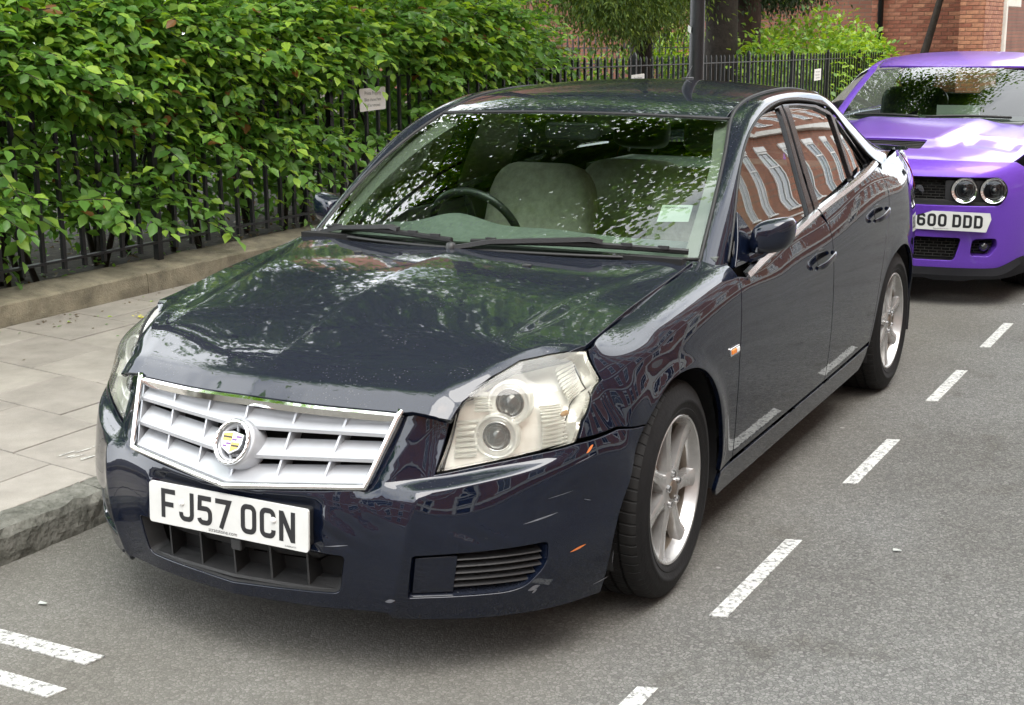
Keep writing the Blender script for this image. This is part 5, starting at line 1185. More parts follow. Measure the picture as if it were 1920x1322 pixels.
# --- wings, doors, sills, quarters
DA = [(.545, .893), (.527, .84), (.505, .76), (.488, .69), (.472, .60), (.474, .45), (.500, .30), (.507, .274)]
DB = [(1.490, float(zb(1.49))), (1.540, .90), (1.555, .85), (1.548, .785), (1.535, .60), (1.540, .45), (1.549, .30), (1.549, .292)]
DC = [(2.400, float(zb(2.40))), (2.452, .95), (2.455, .90), (2.423, .809), (2.363, .725), (2.292, .59), (2.256, .48), (2.236, .38), (2.228, .312)]
sill = lambda y: .270 + .0215 * (y - .507)
aft = [(a, c) for a, c in ARCH[kf:]]
def wing(sg, mm):
    f = mm(S)
    top = cr([(-.503, .798), (-.40, .806), (-.30, .815), (-.165, .832), (-.05, .853), (.2, .884), (.445, .916)], 4) + [(.50, .912), (.545, .905)]
    o = [(-.728, .602), (-.697, .644), (-.596, .698), (-.441, .727), (-.464, .766)] + top + DA[1:] + [(.40, .262)] + aft[::-1][1:] + [(-.50, .602)]
    panel('wing', f, o, M['navy'], CAR, h=.012)
    # side repeater
    q = [(.377, .662), (.459, .662), (.459, .635), (.377, .635)]; e = empty('side_repeater', parent=CAR)
    panel('repeater_bezel', f, rounded(q, .006), M['chrome'], e, h=.01, gap=0, off=.006, depth=.012, rad=.002)
    panel('repeater_lens', f, rounded([(.385, .656), (.425, .656), (.425, .641), (.385, .641)], .003), M['amber'], e, h=.01, gap=0, off=.0085, depth=.006)
    panel('repeater_cover', f, rounded([(.427, .656), (.452, .656), (.452, .641), (.427, .641)], .003), M['plate_screw'], e, h=.01, gap=0, off=.0085, depth=.006)
sides(wing)
def door(name, sg, mm, lo, frame, glasses, hy, hz):
    e = empty(name, parent=CAR); f = mm(S); g = mm(G0)
    panel('door_skin', f, lo, M['navy'], e, h=.02)
    panel('window_frame', g, frame, M['gloss_black'], e, h=.02, holes=glasses, gap=.002, rad=.003, depth=.03)
    for q in glasses: panel('window_glass', g, q, M['sideglass'], e, h=.03, gap=-.004, off=-.010, depth=.004)
    # belt moulding
    y0, y1 = (.57, 1.478) if name == 'front_door' else (1.462, 2.40)
    ys = np.linspace(y0 + .03, y1, 20); zz = zb(ys); V = []
    for dz, off in ((-.006, .003), (.000, .011), (.014, .009), (.022, -.004)): V.append(Sin_f(f, off)(ys, zz + dz))
    vs = [V[j][i] for i in range(20) for j in range(4)]
    quick('belt_moulding', vs, [(i*4+j, i*4+(j+1) % 4, (i+1)*4+(j+1) % 4, (i+1)*4+j) for i in range(19) for j in range(4)] + [(3, 2, 1, 0), (76, 77, 78, 79)], M['satin_chrome'], e)
    # pull handle; recess shade painted on as a flat black cup
    oval = [(hy + .062 * math.cos(t), hz + .004 + .034 * math.sin(t)) for t in np.linspace(0, 2*math.pi, 24, endpoint=False)]
    panel('handle_recess_shade', f, oval, M['gloss_black'], e, h=.02, gap=0, off=.0012, depth=.002, rad=.001)
    ys = np.linspace(hy - .105, hy + .105, 15); lift = .010 + .026 * np.clip(1 - ((ys - hy) / .105)**4, 0, 1); P = f(ys, 0 * ys + hz - .006 + .014 * (ys - hy) / .1); N = surf_normal(f, ys, 0 * ys + hz); N *= np.sign((N * (P - CTR)).sum(1))[:, None]
    C_ = P + N * lift[:, None]; vs = []
    for c, n_, t in zip(C_, N, np.linspace(-1, 1, 15)):
        w = .015 * (1 - .45 * abs(t)**3); th = .007; u_ = np.array([0, 0, 1.])
        vs += [c + u_ * w * math.cos(a) + n_ * th * math.sin(a) for a in np.linspace(0, 2*math.pi, 10, endpoint=False)]
    quick('door_handle', vs, [(i*10+j, i*10+(j+1) % 10, (i+1)*10+(j+1) % 10, (i+1)*10+j) for i in range(14) for j in range(10)] + [tuple(range(10)), tuple(range(149, 139, -1))], M['navy'], e, True)
    p = f(np.array([hy + .03]), np.array([hz - .040]))[0]
def fdoor(sg, mm):
    lo = DA[1:] + [(1.549, .292)] + DB[::-1][1:] + [(y, float(zb(y))) for y in np.linspace(1.45, .62, 12)] + [(.535, .862)]
    fr = [(.600, .868), (.615, .925), (.69, 1.000), (.83, 1.118), (.993, 1.226), (1.175, 1.296), (1.36, 1.331), (1.512, 1.345), (1.475, 1.15), (1.452, float(zb(1.45)) - .005), (1.0, float(zb(1.0)) - .005)]
    gl = rounded([(.735, .868), (.70, .985), (.745, 1.050), (.859, 1.140), (1.0, 1.228), (1.153, 1.292), (1.295, 1.317), (1.466, 1.330), (1.425, 1.15), (1.386, float(zb(1.38)) + .006)], [.01, 0, 0, 0, 0, 0, 0, .008, 0, .01])
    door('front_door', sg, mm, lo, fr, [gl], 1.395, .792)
def rdoor(sg, mm):
    lo = DB[1:] + [(2.228, .312)] + DC[::-1][1:] + [(y, float(zb(y))) for y in np.linspace(2.35, 1.52, 12)]
    fr = [(1.466, float(zb(1.466)) - .005), (1.490, 1.15), (1.526, 1.346), (1.70, 1.342), (1.927, 1.326), (2.075, 1.293), (2.15, 1.25), (2.28, 1.148), (2.45, 1.045), (2.40, float(zb(2.4)) - .005), (2.0, float(zb(2.0)) - .005)]
    g1 = rounded([(1.536, float(zb(1.536)) + .006), (1.552, 1.15), (1.588, 1.331), (1.716, 1.326), (1.896, 1.310), (2.072, 1.270), (2.066, float(zb(2.066)) + .006)], [.01, 0, .008, 0, 0, .008, .006])
    g2 = rounded([(2.112, float(zb(2.112)) + .006), (2.116, 1.255), (2.30, 1.115), (2.385, 1.05), (2.365, float(zb(2.36)) + .006)], [.006, .006, 0, .01, .006])
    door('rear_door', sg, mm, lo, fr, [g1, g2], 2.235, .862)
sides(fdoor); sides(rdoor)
def lower(sg, mm):
    f = mm(S)
    ys = np.linspace(.40, 2.222, 22)
    o = [(y, float(.262 + .0215 * (y - .40))) for y in ys] + [(2.20, .25), (2.15, .215)] + [(y, .170 + .019 * (y - .36) if y < 2.2 else .2) for y in np.linspace(2.12, .40, 18)] + [(.375, .20)]
    panel('sill', f, o, M['navy'], CAR, h=.022, gap=.004, off=.002)
    cpost = [(a, c) for a, c in DC]
    top = [(y, z) for y, z in ((2.46, 1.025), (2.49, 1.044), (2.6, 1.053), (2.74, 1.061), (3.0, 1.065), (3.22, 1.060), (3.42, 1.045), (3.58, 1.04), (3.74, 1.035), (3.95, 1.03), (4.44, 1.03))]
    o = cpost + [(2.236, .275)] + RARCH[1:] + [(3.12, .23), (3.5, .22), (3.95, .22), (4.44, .22)] + top[::-1]
    panel('rear_quarter', f, o, M['navy'], CAR, h=.026)
    panel('rear_light', f, rounded([(3.16, 1.035), (3.55, 1.02), (3.62, .80), (3.45, .74), (3.27, .86)], .02), M['red_lens'], CAR, h=.02, gap=0, off=.004, depth=.006)
sides(lower)
# --- roof, rails, screens
rw = [(x, 1.0575 + .078 * (x / .585)**2) for x in np.linspace(-.578, .578, 15)]
rr_ = [(.566, 1.3), (.556, 1.5), (.553, 1.75), (.553, 2.0), (.558, 2.25), (.562, 2.46), (.3, 2.52), (0, 2.54)]
panel('roof', R0, rw + rr_ + [(-a, c) for a, c in rr_[::-1][1:]], M['navy'], CAR, h=.028, rad=.003)
panel('rear_window', R0, rounded([(-.535, 2.50), (0, 2.56), (.535, 2.50), (.575, 3.12), (0, 3.16), (-.575, 3.12)], .03), M['sideglass'], CAR, h=.04, off=-.004, depth=.004)
def deck(u, v):
    u = np.asarray(u, float); v = np.asarray(v, float); y = 3.04 + v * .56; hw = np.interp(y, [3.0, 3.2, 3.4, 3.5, 3.6], [.79, .76, .70, .64, .55]); return np.stack([u * hw, y, 1.070 - .02 * v - .008 * u**2], 1)
patch('boot_lid', deck, 20, 12, M['navy'], CAR, (-1, 1), (0, 1), ctr=(0, 3.3, .5))
def rails(sg, mm):
    patch('roof_rail', mm(STRIP), 120, 12, M['navy'], CAR, (0, 13), (0, 1))
    A = mm(STRIP)(np.linspace(0, 12.6, 90), np.zeros(90)); b = MB(); b.tube([p + np.array([0, 0, .001]) for p in A], .0065, 8); b.build('roof_moulding', M['seal'], CAR)
    A = mm(STRIP)(np.linspace(.05, 11, 90), np.ones(90)); b = MB(); b.tube(A, .005, 8); b.build('frame_seal', M['seal'], CAR)
    fin = lambda u, v: mm(STRIP)(u, v) * np.array([.955, 1, 1]) - np.array([0, -.01, .028])
    patch('pillar_trim', fin, 60, 6, M['beige'], CAR, (0, 11), (-.25, 1.1), ctr=(0, 1.5, .9))
sides(rails)
panel('windscreen', Wm, [(-.655, .004), (0, .001), (.655, .004), (.655, .776), (0, .779), (-.655, .776)], M['windscreen'], CAR, h=.04, off=.001, gap=0, depth=.005)
for fn, lo_, hi_, nm in ((lambda u: W0(u, 0 * u + 1.004), -1, 1, 'windscreen_seal'), (lambda u: W0(u, 0 * u + .0), -1, 1, 'windscreen_seal')):
    us = np.linspace(lo_, hi_, 31); b = MB(); b.tube(fn(us) + np.array([0, 0, .002]), .006, 8); b.build(nm, M['seal'], CAR)
b = MB(); vs = []
W1 = Wm
ex_ = W1(np.array([.515, .600, .600, .515]), np.array([.165, .17, .25, .245])); quick('permit_sticker', ex_ + np.array([0, .012, -.008]), [(0, 1, 2, 3)], M['permit'], CAR)
text_mesh('permit_lettering', 'RESIDENT PERMIT', .010, lambda a, c: Vector(W1(np.array([.5575 + a]), np.array([.23 + c]))[0] + np.array([0, .0105, -.0070])), M['ink'], CAR, sx=.8)
# aerial base on the roof
b = MB(); p = R0(np.array([.10]), np.array([1.98]))[0]; b.rbox((p[0], p[1], p[2] + .004), (.03, .085, .010), .014, axis=2)
b.tube([(p[0], p[1] - .02, p[2] + .006), (p[0], p[1] + .05, p[2] + .055)], [.0035, .0015], 8); b.build('aerial', M['black_plastic'], CAR, sharp=40)
# --- wipers
def wiper(u0, u1, pu):
    e = empty('wiper', parent=CAR); us = np.linspace(u0, u1, 20)
    t = .030 + .018 * np.sin(np.linspace(0, math.pi, 20)); N = surf_normal(W0, us, t); N *= np.sign(N[:, 2])[:, None]; P = W0(us, t)
    b = MB(); b.sweep(P + N * .012, [(-.005, -.010), (.005, -.010), (.009, 0), (.004, .008), (-.004, .008), (-.009, 0)], up=[Vector(n) for n in N]); b.build('wiper_blade', M['seal'], e)
    b = MB(); k = 11; path = [W0(np.array([pu]), np.array([-.03]))[0] + np.array([0, 0, .022]), W0(np.array([pu + (us[k] - pu) * .3]), np.array([.0]))[0] + np.array([0, 0, .032]), P[k] + N[k] * .034, P[k + 1] + N[k + 1] * .026]
    b.sweep(path, [(-.011, -.006), (.011, -.006), (.009, .007), (-.009, .007)]); b.build('wiper_arm', M['black_plastic'], e)
    b = MB(); b.lathe([(.0001, .02), (.014, .016), (.018, 0), (.018, -.03)], path[0], 'Z', 16); b.build('wiper_pivot', M['black_plastic'], e)
    b = MB()
    for i in (2, 6, 14, 17): b.box(P[i] + N[i] * .022, (.035, .01, .010))
    b.build('blade_bridge', M['black_plastic'], e)
wiper(-.90, -.06, -.93); wiper(.04, .95, -.03)
# --- mirrors
def mirror(sg, mm):
    e = empty('door_mirror', parent=CAR); g = mm(G0)
    panel('mirror_sail', g, rounded([(.585, .872), (.715, 1.04), (.83, .885)], .012), M['navy'], e, h=.02, off=.012, gap=0, depth=.02, rad=.004)
    cx, cy, cz = .880, .758, .962
    nu, nv = 28, 14; vs = []
    for j in range(nv + 1):
        ph = -math.pi / 2 + math.pi * j / nv
        for i in range(nu):
            th = 2 * math.pi * i / nu; sx, sy, sz = math.cos(th) * math.cos(ph), math.sin(ph), math.sin(th) * math.cos(ph)
            pw = lambda q, k: math.copysign(abs(q)**k, q)
            x = pw(sx, .62) * .064; z = pw(sz, .62) * .056; y = pw(sy, .7) * .062
            if y > 0: y = min(y, .030)
            x += .02 * z / .058 * .3; z += .014 * x / .08; y += .32 * x
            vs.append((sg * (cx + x), cy + y, cz + z))
    F = [(j*nu+i, j*nu+(i+1) % nu, (j+1)*nu+(i+1) % nu, (j+1)*nu+i) for j in range(nv) for i in range(nu)]
    o = quick('mirror_housing', vs, F, M['navy'], e, True)
    b = MB(); b.sweep([(sg * .79, .735, .885), (sg * .82, .735, .893), (sg * .85, .745, .91), (sg * .88, .75, .935)], [(-.035, -.016), (.035, -.016), (.03, .016), (-.03, .016)]); b.build('mirror_arm', M['navy'], e, bevel=.008, sharp=50)
sides(mirror)
# --- wheels
def tyre_mat():
    m, t, bs = newmat('tyre_tread'); N, L = t.nodes, t.links; setp(bs, rough=.7, spec=.3); bs.inputs['Base Color'].default_value = (.0075, .0075, .0075, 1)
    c = N.new('ShaderNodeTexCoord'); s = N.new('ShaderNodeSeparateXYZ'); L.new(c.outputs['Object'], s.inputs[0])
    a = N.new('ShaderNodeMath'); a.operation = 'ARCTAN2'; L.new(s.outputs['Y'], a.inputs[0]); L.new(s.outputs['Z'], a.inputs[1])
    k = N.new('ShaderNodeMath'); k.operation = 'MULTIPLY_ADD'; k.inputs[1].default_value = 62; L.new(a.outputs[0], k.inputs[0])
    xx = N.new('ShaderNodeMath'); xx.operation = 'MULTIPLY'; xx.inputs[1].default_value = 26; L.new(s.outputs['X'], xx.inputs[0]); L.new(xx.outputs[0], k.inputs[2])
    sn = N.new('ShaderNodeMath'); sn.operation = 'SINE'; L.new(k.outputs[0], sn.inputs[0])
    r = N.new('ShaderNodeMapRange'); r.inputs['From Min'].default_value = .72; r.inputs['From Max'].default_value = .95; r.inputs['To Min'].default_value = 1; r.inputs['To Max'].default_value = 0; L.new(sn.outputs[0], r.inputs['Value'])
    bp = N.new('ShaderNodeBump'); bp.inputs['Strength'].default_value = 1; bp.inputs['Distance'].default_value = .012; L.new(r.outputs[0], bp.inputs['Height']); L.new(bp.outputs['Normal'], bs.inputs['Normal'])
    no = N.new('ShaderNodeTexNoise'); no.inputs['Scale'].default_value = 22; no.inputs['Detail'].default_value = 6; L.new(c.outputs['Object'], no.inputs['Vector'])
    rm = N.new('ShaderNodeValToRGB'); rm.color_ramp.elements[0].color = (.0045, .0045, .0048, 1); rm.color_ramp.elements[1].color = (.015, .0145, .014, 1); L.new(no.outputs['Fac'], rm.inputs['Fac']); L.new(rm.outputs['Color'], bs.inputs['Base Color'])
    return m
M['tread'] = tyre_mat()
def wheel(name, parent, Rt=.3205, Rf=.2212, wd=.215, spokes=7, m_rim='alloy', hub='brake'):
    e = empty(name, parent=parent)
    b = MB(); side = [(Rf - .004, -.004), (Rf + .004, .004), (Rf + .012, .007), (Rf + .016, .0085), (Rf + .018, .0072), (Rf + .034, .0122), (Rf + .036, .0138), (Rf + .044, .0138), (Rf + .046, .0120), (Rf + .060, .010), (Rt - .028, .003), (Rt - .012, -.006)]
    back = [(r, -wd + .008 - h) for r, h in side[::-1]]
    b.lathe(side, n=72); b.lathe(back, n=48); b.build('sidewall', M['rubber'], e, sharp=50)
    b = MB(); tr = [(Rt - .012, -.006), (Rt - .004, -.016), (Rt - .001, -.030)]
    g = [(.055, 1), (.095, 1), (.135, 1), (.172, 1)]
    for gx, _ in g: tr += [(Rt, -gx + .005), (Rt - .008, -gx + .0035), (Rt - .008, -gx - .0035), (Rt, -gx - .005)]
    tr += [(Rt - .002, -.190), (Rt - .012, -wd + .014)]
    b.lathe(tr, n=96); b.build('tread', M['tread'], e, sharp=40)
    b = MB(); b.lathe([(Rf - .004, -.006), (Rf, -.001), (Rf - .004, .003), (Rf - .010, .001), (Rf - .014, -.010), (Rf - .022, -.035)], n=72); b.build('rim', M[m_rim], e, sharp=40)
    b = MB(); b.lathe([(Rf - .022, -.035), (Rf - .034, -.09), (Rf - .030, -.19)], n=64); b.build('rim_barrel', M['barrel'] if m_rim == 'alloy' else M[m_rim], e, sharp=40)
    b = MB(); b.rbox((-.075, -.10, .085), (.07, .075, .15), .02, rot=Matrix.Rotation(R(50), 3, 'X'), axis=0); b.build('brake_caliper', M[hub], e, bevel=.004, sharp=50)
    b = MB(); b.lathe([(.045, -.075), (.152, -.075), (.152, -.092), (.045, -.092)], n=48); b.lathe([(.0, -.10), (Rf - .02, -.10)], n=32); b.build('brake_disc', M[hub], e, sharp=40)
    b = MB(); b.lathe([(.0001, -.010), (.060, -.011), (.067, -.016), (.070, -.05), (.04, -.08)], n=48); b.build('hub', M[m_rim], e, sharp=40)
    b = MB(); b.lathe([(.0001, -.003), (.024, -.004), (.028, -.007), (.0285, -.012)], n=32); b.build('hub_cap', mat('bronze_cap', (.14, .11, .085), .4, .5) if 'cap' not in M else M['cap'], e, sharp=40)
    sec = [(.050, .028, -.012, .030), (.085, .019, -.014, .034), (.130, .0175, -.016, .036), (.170, .020, -.015, .034), (Rf - .018, .026, -.011, .030), (Rf - .008, .032, -.008, .026)]
    vs = []
    for r, w, x, th in sec: vs += [(x - .004, -w, r), (x, -w * .62, r), (x + .0005, 0, r), (x, w * .62, r), (x - .004, w, r), (x - th, w * 1.15, r), (x - th, -w * 1.15, r)]
    F = [(i*7+j, i*7+(j+1) % 7, (i+1)*7+(j+1) % 7, (i+1)*7+j) for i in range(len(sec)-1) for j in range(7)] + [tuple(range(7)), tuple(range(41, 34, -1))]
    me = bpy.data.meshes.new('spoke'); me.from_pydata(vs, [], F); me.materials.append(M[m_rim]); me.update()
    bm = bmesh.new(); bm.from_mesh(me); bmesh.ops.recalc_face_normals(bm, faces=bm.faces); bm.to_mesh(me); bm.free(); me.polygons.foreach_set('use_smooth', [True] * len(me.polygons)); me.set_sharp_from_angle(angle=R(28))
    for k in range(spokes):
        o = link('spoke', me, None, e); o.rotation_euler = (R(6 + 360 * k / spokes), 0, 0)
    nb = MB(); nb.lathe([(.0002, -.016), (.008, -.016), (.008, -.004), (.0105, -.003), (.0115, -.012)], n=12); no_ = nb.build('wheel_bolt', M['satin_chrome'], e, sharp=40); no_.location = (.002, 0, .046)
    for k in range(1, 5):
        o = no_.copy(); COL.objects.link(o); o.parent = e; a = R(72 * k); o.location = (.002, .046 * math.sin(a), .046 * math.cos(a))
    return e
M['cap'] = mat('bronze_cap', (.14, .11, .085), .4, .5)
def copy_tree(o, parent):
    c = o.copy(); COL.objects.link(c); c.parent = parent
    for ch in list(o.children): copy_tree(ch, c)
    return c
w0 = wheel('wheel', CAR)
spots = [(.8558, 0, 2.5), (-.8558, 0, 182.5), (.8414, 2.675, 0), (-.8414, 2.675, 180)]
for i, (x, y, a) in enumerate(spots):
    w = w0 if i == 0 else copy_tree(w0, CAR)
    w.location = (x, y, .3195); w.rotation_euler = (R(11 * i), 0, R(a))
# wheel wells and floor
for y0, r0 in ((0, .40), (2.675, .40)):
    for sg in (1, -1):
        b = MB(); n = 22; vs = []
        for k in range(n + 1):
            t = R(-14 + 208 * k / n); vs += [(sg * .50, y0 + r0 * math.cos(t), .300 + r0 * math.sin(t)), (sg * .835, y0 + r0 * math.cos(t), .300 + r0 * math.sin(t))]
        b.add(vs, [(2*k, 2*k+1, 2*k+3, 2*k+2) for k in range(n)]); c0 = len(b.v); b.add([(sg * .50, y0 + r0 * math.cos(R(t)), .3 + r0 * math.sin(R(t))) for t in range(-14, 195, 8)], [tuple(range(27))]); b.build('wheel_liner', M['black_plastic'], CAR)
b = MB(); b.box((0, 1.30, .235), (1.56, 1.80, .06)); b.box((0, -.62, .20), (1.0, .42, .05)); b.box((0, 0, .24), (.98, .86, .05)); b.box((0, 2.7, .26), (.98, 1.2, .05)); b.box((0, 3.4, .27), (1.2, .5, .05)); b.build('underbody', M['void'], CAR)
b = MB(); b.box((0, -.30, .50), (1.0, .80, .35)); b.box((0, .38, .60), (1.44, .04, .66)); b.build('bay_light_block', M['void'], CAR)  # unseen dark boxes added to stop light coming through the grille
# --- cabin
cab = empty('cabin', parent=CAR)
def dashf(u, v):
    u = np.asarray(u, float); v = np.asarray(v, float); y = .33 + .62 * v + .06 * (u**2) * (1 - v); hump = .05 * np.exp(-((u + .52) / .22)**2) * sst(.45, .8, v) + .014 * np.exp(-((u - .0) / .30)**2) * sst(.35, .75, v)
    return np.stack([u * .70, y, .885 + .03 * v + hump - .16 * sst(.82, 1.0, v)], 1)
patch('dashboard', dashf, 50, 30, M['dash'], cab, (-1, 1), (0, 1), ctr=(0, .6, .3))
b = MB(); n = 40; c = Vector((-.37, 1.00, .865)); ax = Vector((0, .90, .43)).normalized(); ux = Vector((1, 0, 0)); uy = ax.cross(ux)
b.tube([c + (ux * math.cos(2*math.pi*k/n) + uy * math.sin(2*math.pi*k/n)) * .185 for k in range(n)], .016, 10, closed=True)
for a in (0, 180, 270): b.tube([c + (ux * math.cos(R(a)) + uy * math.sin(R(a))) * .04, c + (ux * math.cos(R(a)) + uy * math.sin(R(a))) * .18], .014, 8)
b.rbox(c, (.13, .11, .04), .03, axis=2); b.build('steering_wheel', M['leather'], cab, sharp=50)
def seat(x, y, name, w=.50, hgt=.62):
    e = empty(name, parent=CAR); tilt = Matrix.Rotation(R(-14), 3, 'X')
    def pad(nm, c, d, pw, m, rot=None):
        nu, nv = 24, 12; vs = []
        for j in range(nv + 1):
            ph = -math.pi/2 + math.pi*j/nv
            for i in range(nu):
                th = 2*math.pi*i/nu; q = [math.cos(th)*math.cos(ph), math.sin(th)*math.cos(ph), math.sin(ph)]
                q = [math.copysign(abs(t)**pw, t) * s_ / 2 for t, s_ in zip(q, d)]
                if nm == 'seat_back': q[0] *= 1 - .16 * max(0, q[2] / d[2] * 2)**2
                v_ = Vector(q); v_ = rot @ v_ if rot is not None else v_; vs.append(v_ + Vector(c))
        quick(nm, vs, [(j*nu+i, j*nu+(i+1) % nu, (j+1)*nu+(i+1) % nu, (j+1)*nu+i) for j in range(nv) for i in range(nu)], m, e, True)
    pad('seat_back', (x, y + .10, .55 + hgt / 2 - .08), (w, .15, hgt), .38, M['cloth'], tilt)
    pad('seat_base', (x, y - .25, .47), (w, .56, .18), .4, M['cloth'])
    pad('head_rest', (x, y + .205, .55 + hgt + .045), (.27, .11, .16), .45, M['leather'], tilt)
    b = MB(); b.tube([(x - .06, y + .185, .5 + hgt), (x - .06, y + .20, .62 + hgt)], .006, 6); b.tube([(x + .06, y + .185, .5 + hgt), (x + .06, y + .20, .62 + hgt)], .006, 6); b.build('head_rest_post', M['chrome'], e)
seat(-.37, 1.42, 'front_seat'); seat(.37, 1.42, 'front_seat'); seat(-.34, 2.33, 'rear_seat', .60, .56); seat(.34, 2.33, 'rear_seat', .60, .56)
panel('headliner', lambda x, y: R0(x, y) - np.array([0, 0, .035]), [(-.57, 1.16), (.57, 1.16), (.57, 2.5), (-.57, 2.5)], M['beige'], cab, h=.06, depth=.002, ctr=(0, 1.8, 2.5))
b = MB(); b.box((0, 2.80, .98), (1.25, .55, .03)); b.build('parcel_shelf', M['dash'], cab)
for sg in (1, -1):
    b = MB(); b.box((sg * .765, 1.45, .62), (.03, 1.9, .60)); b.build('door_card', M['dash'], cab)
b = MB(); b.rbox((0, 1.08, 1.255), (.22, .03, .065), .02, axis=1); b.tube([(0, 1.11, 1.30), (0, 1.085, 1.26)], .008, 8); b.build('interior_mirror', M['black_plastic'], cab)
# ------------------------------------------------------------------ purple coupe behind
PC = empty('muscle_car', (.18, 4.80, 0)); tag(PC, 'bright purple muscle car with black mesh grille parked behind the navy saloon', 'car')
_ps = np.array([0, .30, .55, .74, .88, 1.02, 1.18, 1.40, 1.75, 2.3, 3.2, 4.4, 5.2])
_px = interp(_ps, [0, .30, .545, .715, .820, .890, .930, .950, .958, .955, .960, .965, .93]); _py = interp(_ps, [0, .012, .040, .095, .180, .300, .445, .660, 1.00, 1.55, 2.45, 3.65, 4.45])
_pz = [.14, .22, .30, .42, .54, .62, .70, .77, .82, .86, .91, .96, 1.02]
_py0 = interp(_pz, [.03, .005, -.005, -.02, -.035, -.045, -.045, -.035, -.010, .035, .11, .22, .36]); _pw = interp(_pz, [.955, .975, .99, 1.0, 1.003, 1.0, .998, .992, .984, .972, .950, .915, .86])
CT2 = (0, 1.8, .6)
def P2(s, z):
    s = np.asarray(s, float); z = np.asarray(z, float); a = np.abs(s); f = 1 - sst(.8, 1.6, a)
    x = _px(a) * (_pw(z) * sst(.3, 1.2, a) + (1 - sst(.3, 1.2, a)) * (1 - (1 - _pw(z)) * a)); r = np.exp(-((np.hypot(_py(a) - .98, z - .34) - .40) / .05)**2) * .018 * sst(.25, .5, z)
    r2 = np.exp(-((np.hypot(_py(a) - 3.93, z - .34) - .40) / .05)**2) * .018 * sst(.25, .5, z)
    return np.stack([np.sign(s) * (x + r + r2), _py(a) + _py0(z) * f, z], 1)
PM = M['purple']
up_ = rounded([(-.80, .604), (.80, .604), (.815, .68), (.80, .764), (-.80, .764), (-.815, .68)], [.04, .04, .05, .05, .05, .05], 5)
low = rounded([(-.525, .272), (.525, .272), (.560, .405), (-.560, .405)], .02)
fg = rounded([(.625, .305), (.745, .300), (.785, .36), (.775, .405), (.632, .400)], .025)
arc2 = [(_y, z) for _y, z in []]
def s2(y):
    q = np.linspace(.5, 5.2, 3000); return float(np.interp(y, _py(q), q))
fr_arch = [(s2(.98 + .40 * math.cos(R(t))), .34 + .40 * math.sin(R(t))) for t in np.linspace(200, 90, 14)]
re_arch = [(s2(.98 + .40 * math.cos(R(t))), .34 + .40 * math.sin(R(t))) for t in np.linspace(90, -20, 14)]
hal = [(0, .212), (.3, .212), (.6, .214), (.85, .222)] + [(a, c) for a, c in fr_arch if c > .22][:6]
hal = [(0, .212), (.3, .212), (.6, .214), (.80, .222), (fr_arch[0][0], .235)] + [q for q in fr_arch if q[1] > .25][:7] + [(1.12, .72), (1.02, .80), (.90, .853), (.6, .862), (.3, .866), (0, .867)]
panel('front_fascia', P2, hal + [(-a, c) for a, c in hal[::-1][1:-1]], PM, PC, h=.02, holes=[up_, low, fg, [(-a, c) for a, c in fg]], depth=.03, rad=.004, ctr=CT2)
def mesh_grille(name, poly, depth, parent, px=.050, pz=.0175, bar=.0036):
    """brick-pattern mesh: one joined part"""
    P = ccw(poly); A = np.array(P); lo, hi = A.min(0), A.max(0); b = MB(); f = Sin2(-depth)
    def strip(u0, v0, u1, v1):
        n = max(1, int(abs(u1 - u0) / .05)); us = np.linspace(u0, u1, n + 1); vv = np.linspace(v0, v1, n + 1); du, dv = (0, bar / 2) if abs(u1 - u0) > abs(v1 - v0) else (bar / 2, 0)
        a = f(us - du, vv - dv); c = f(us + du, vv + dv); m_ = Sin2(-depth + .006)(us, vv); vs = []
        for w in zip(a, m_, c): vs += list(w)
        b.add(vs, [(i*3+j, i*3+j+1, (i+1)*3+j+1, (i+1)*3+j) for i in range(n) for j in range(2)])
    def clip(v):
        xs = []
        for i in range(len(P)):
            (x0, y0), (x1, y1) = P[i], P[(i+1) % len(P)]
            if (y0 > v) != (y1 > v): xs.append(x0 + (v - y0) / (y1 - y0) * (x1 - x0))
        return sorted(xs)
    k = 0; v = lo[1] + pz * .6
    while v < hi[1]:
        xs = clip(v)
        if len(xs) >= 2:
            strip(xs[0], v, xs[-1], v); u = math.floor(xs[0] / px) * px + (px / 2 if k % 2 else 0); x2 = clip(min(hi[1] - .002, v + pz))
            while u < xs[-1]:
                if u > xs[0] and v + pz < hi[1] and len(x2) >= 2 and x2[0] < u < x2[-1]: strip(u, v, u, v + pz)
                u += px
        v += pz; k += 1
    o = b.build(name, M['mesh_metal'], parent, fix=False); o['kind'] = 'stuff'; return o
M['mesh_metal'] = mat('grille_mesh', (.075, .072, .065), .4, .4)
def Sin2(off):
    def f(u, v):
        u = np.asarray(u, float); v = np.asarray(v, float); P = P2(u, v); N = surf_normal(P2, u, v); sgn = np.sign(((P - np.array(CT2)) * N).sum(1))[:, None]; return P + N * sgn * off
    return f
def ring2(poly, d0, d1, m, parent, name='opening_wall'):
    A = np.array(resample(ccw(poly), .03)); n = len(A); P = np.concatenate([Sin2(d0)(A[:, 0], A[:, 1]), Sin2(d1)(A[:, 0], A[:, 1])])
    quick(name, P, [(i, (i+1) % n, n + (i+1) % n, n + i) for i in range(n)], m, parent)
g2 = empty('upper_grille', parent=PC); ring2(up_, -.004, -.10, M['black_plastic'], g2)
panel('grille_backing', Sin2(-.10), up_, M['void'], g2, h=.06, gap=-.02, depth=.002, ctr=CT2)
mesh_grille('mesh', [(-.455, .62), (.455, .62), (.455, .758), (-.455, .758)], .045, g2)
panel('lower_trim', Sin2(-.030), rounded([(-.80, .600), (.80, .600), (.80, .615), (.52, .618), (.46, .630), (-.46, .630), (-.52, .618), (-.80, .615)], .004), M['grey_plastic'], g2, h=.03, gap=0, depth=.04, ctr=CT2)
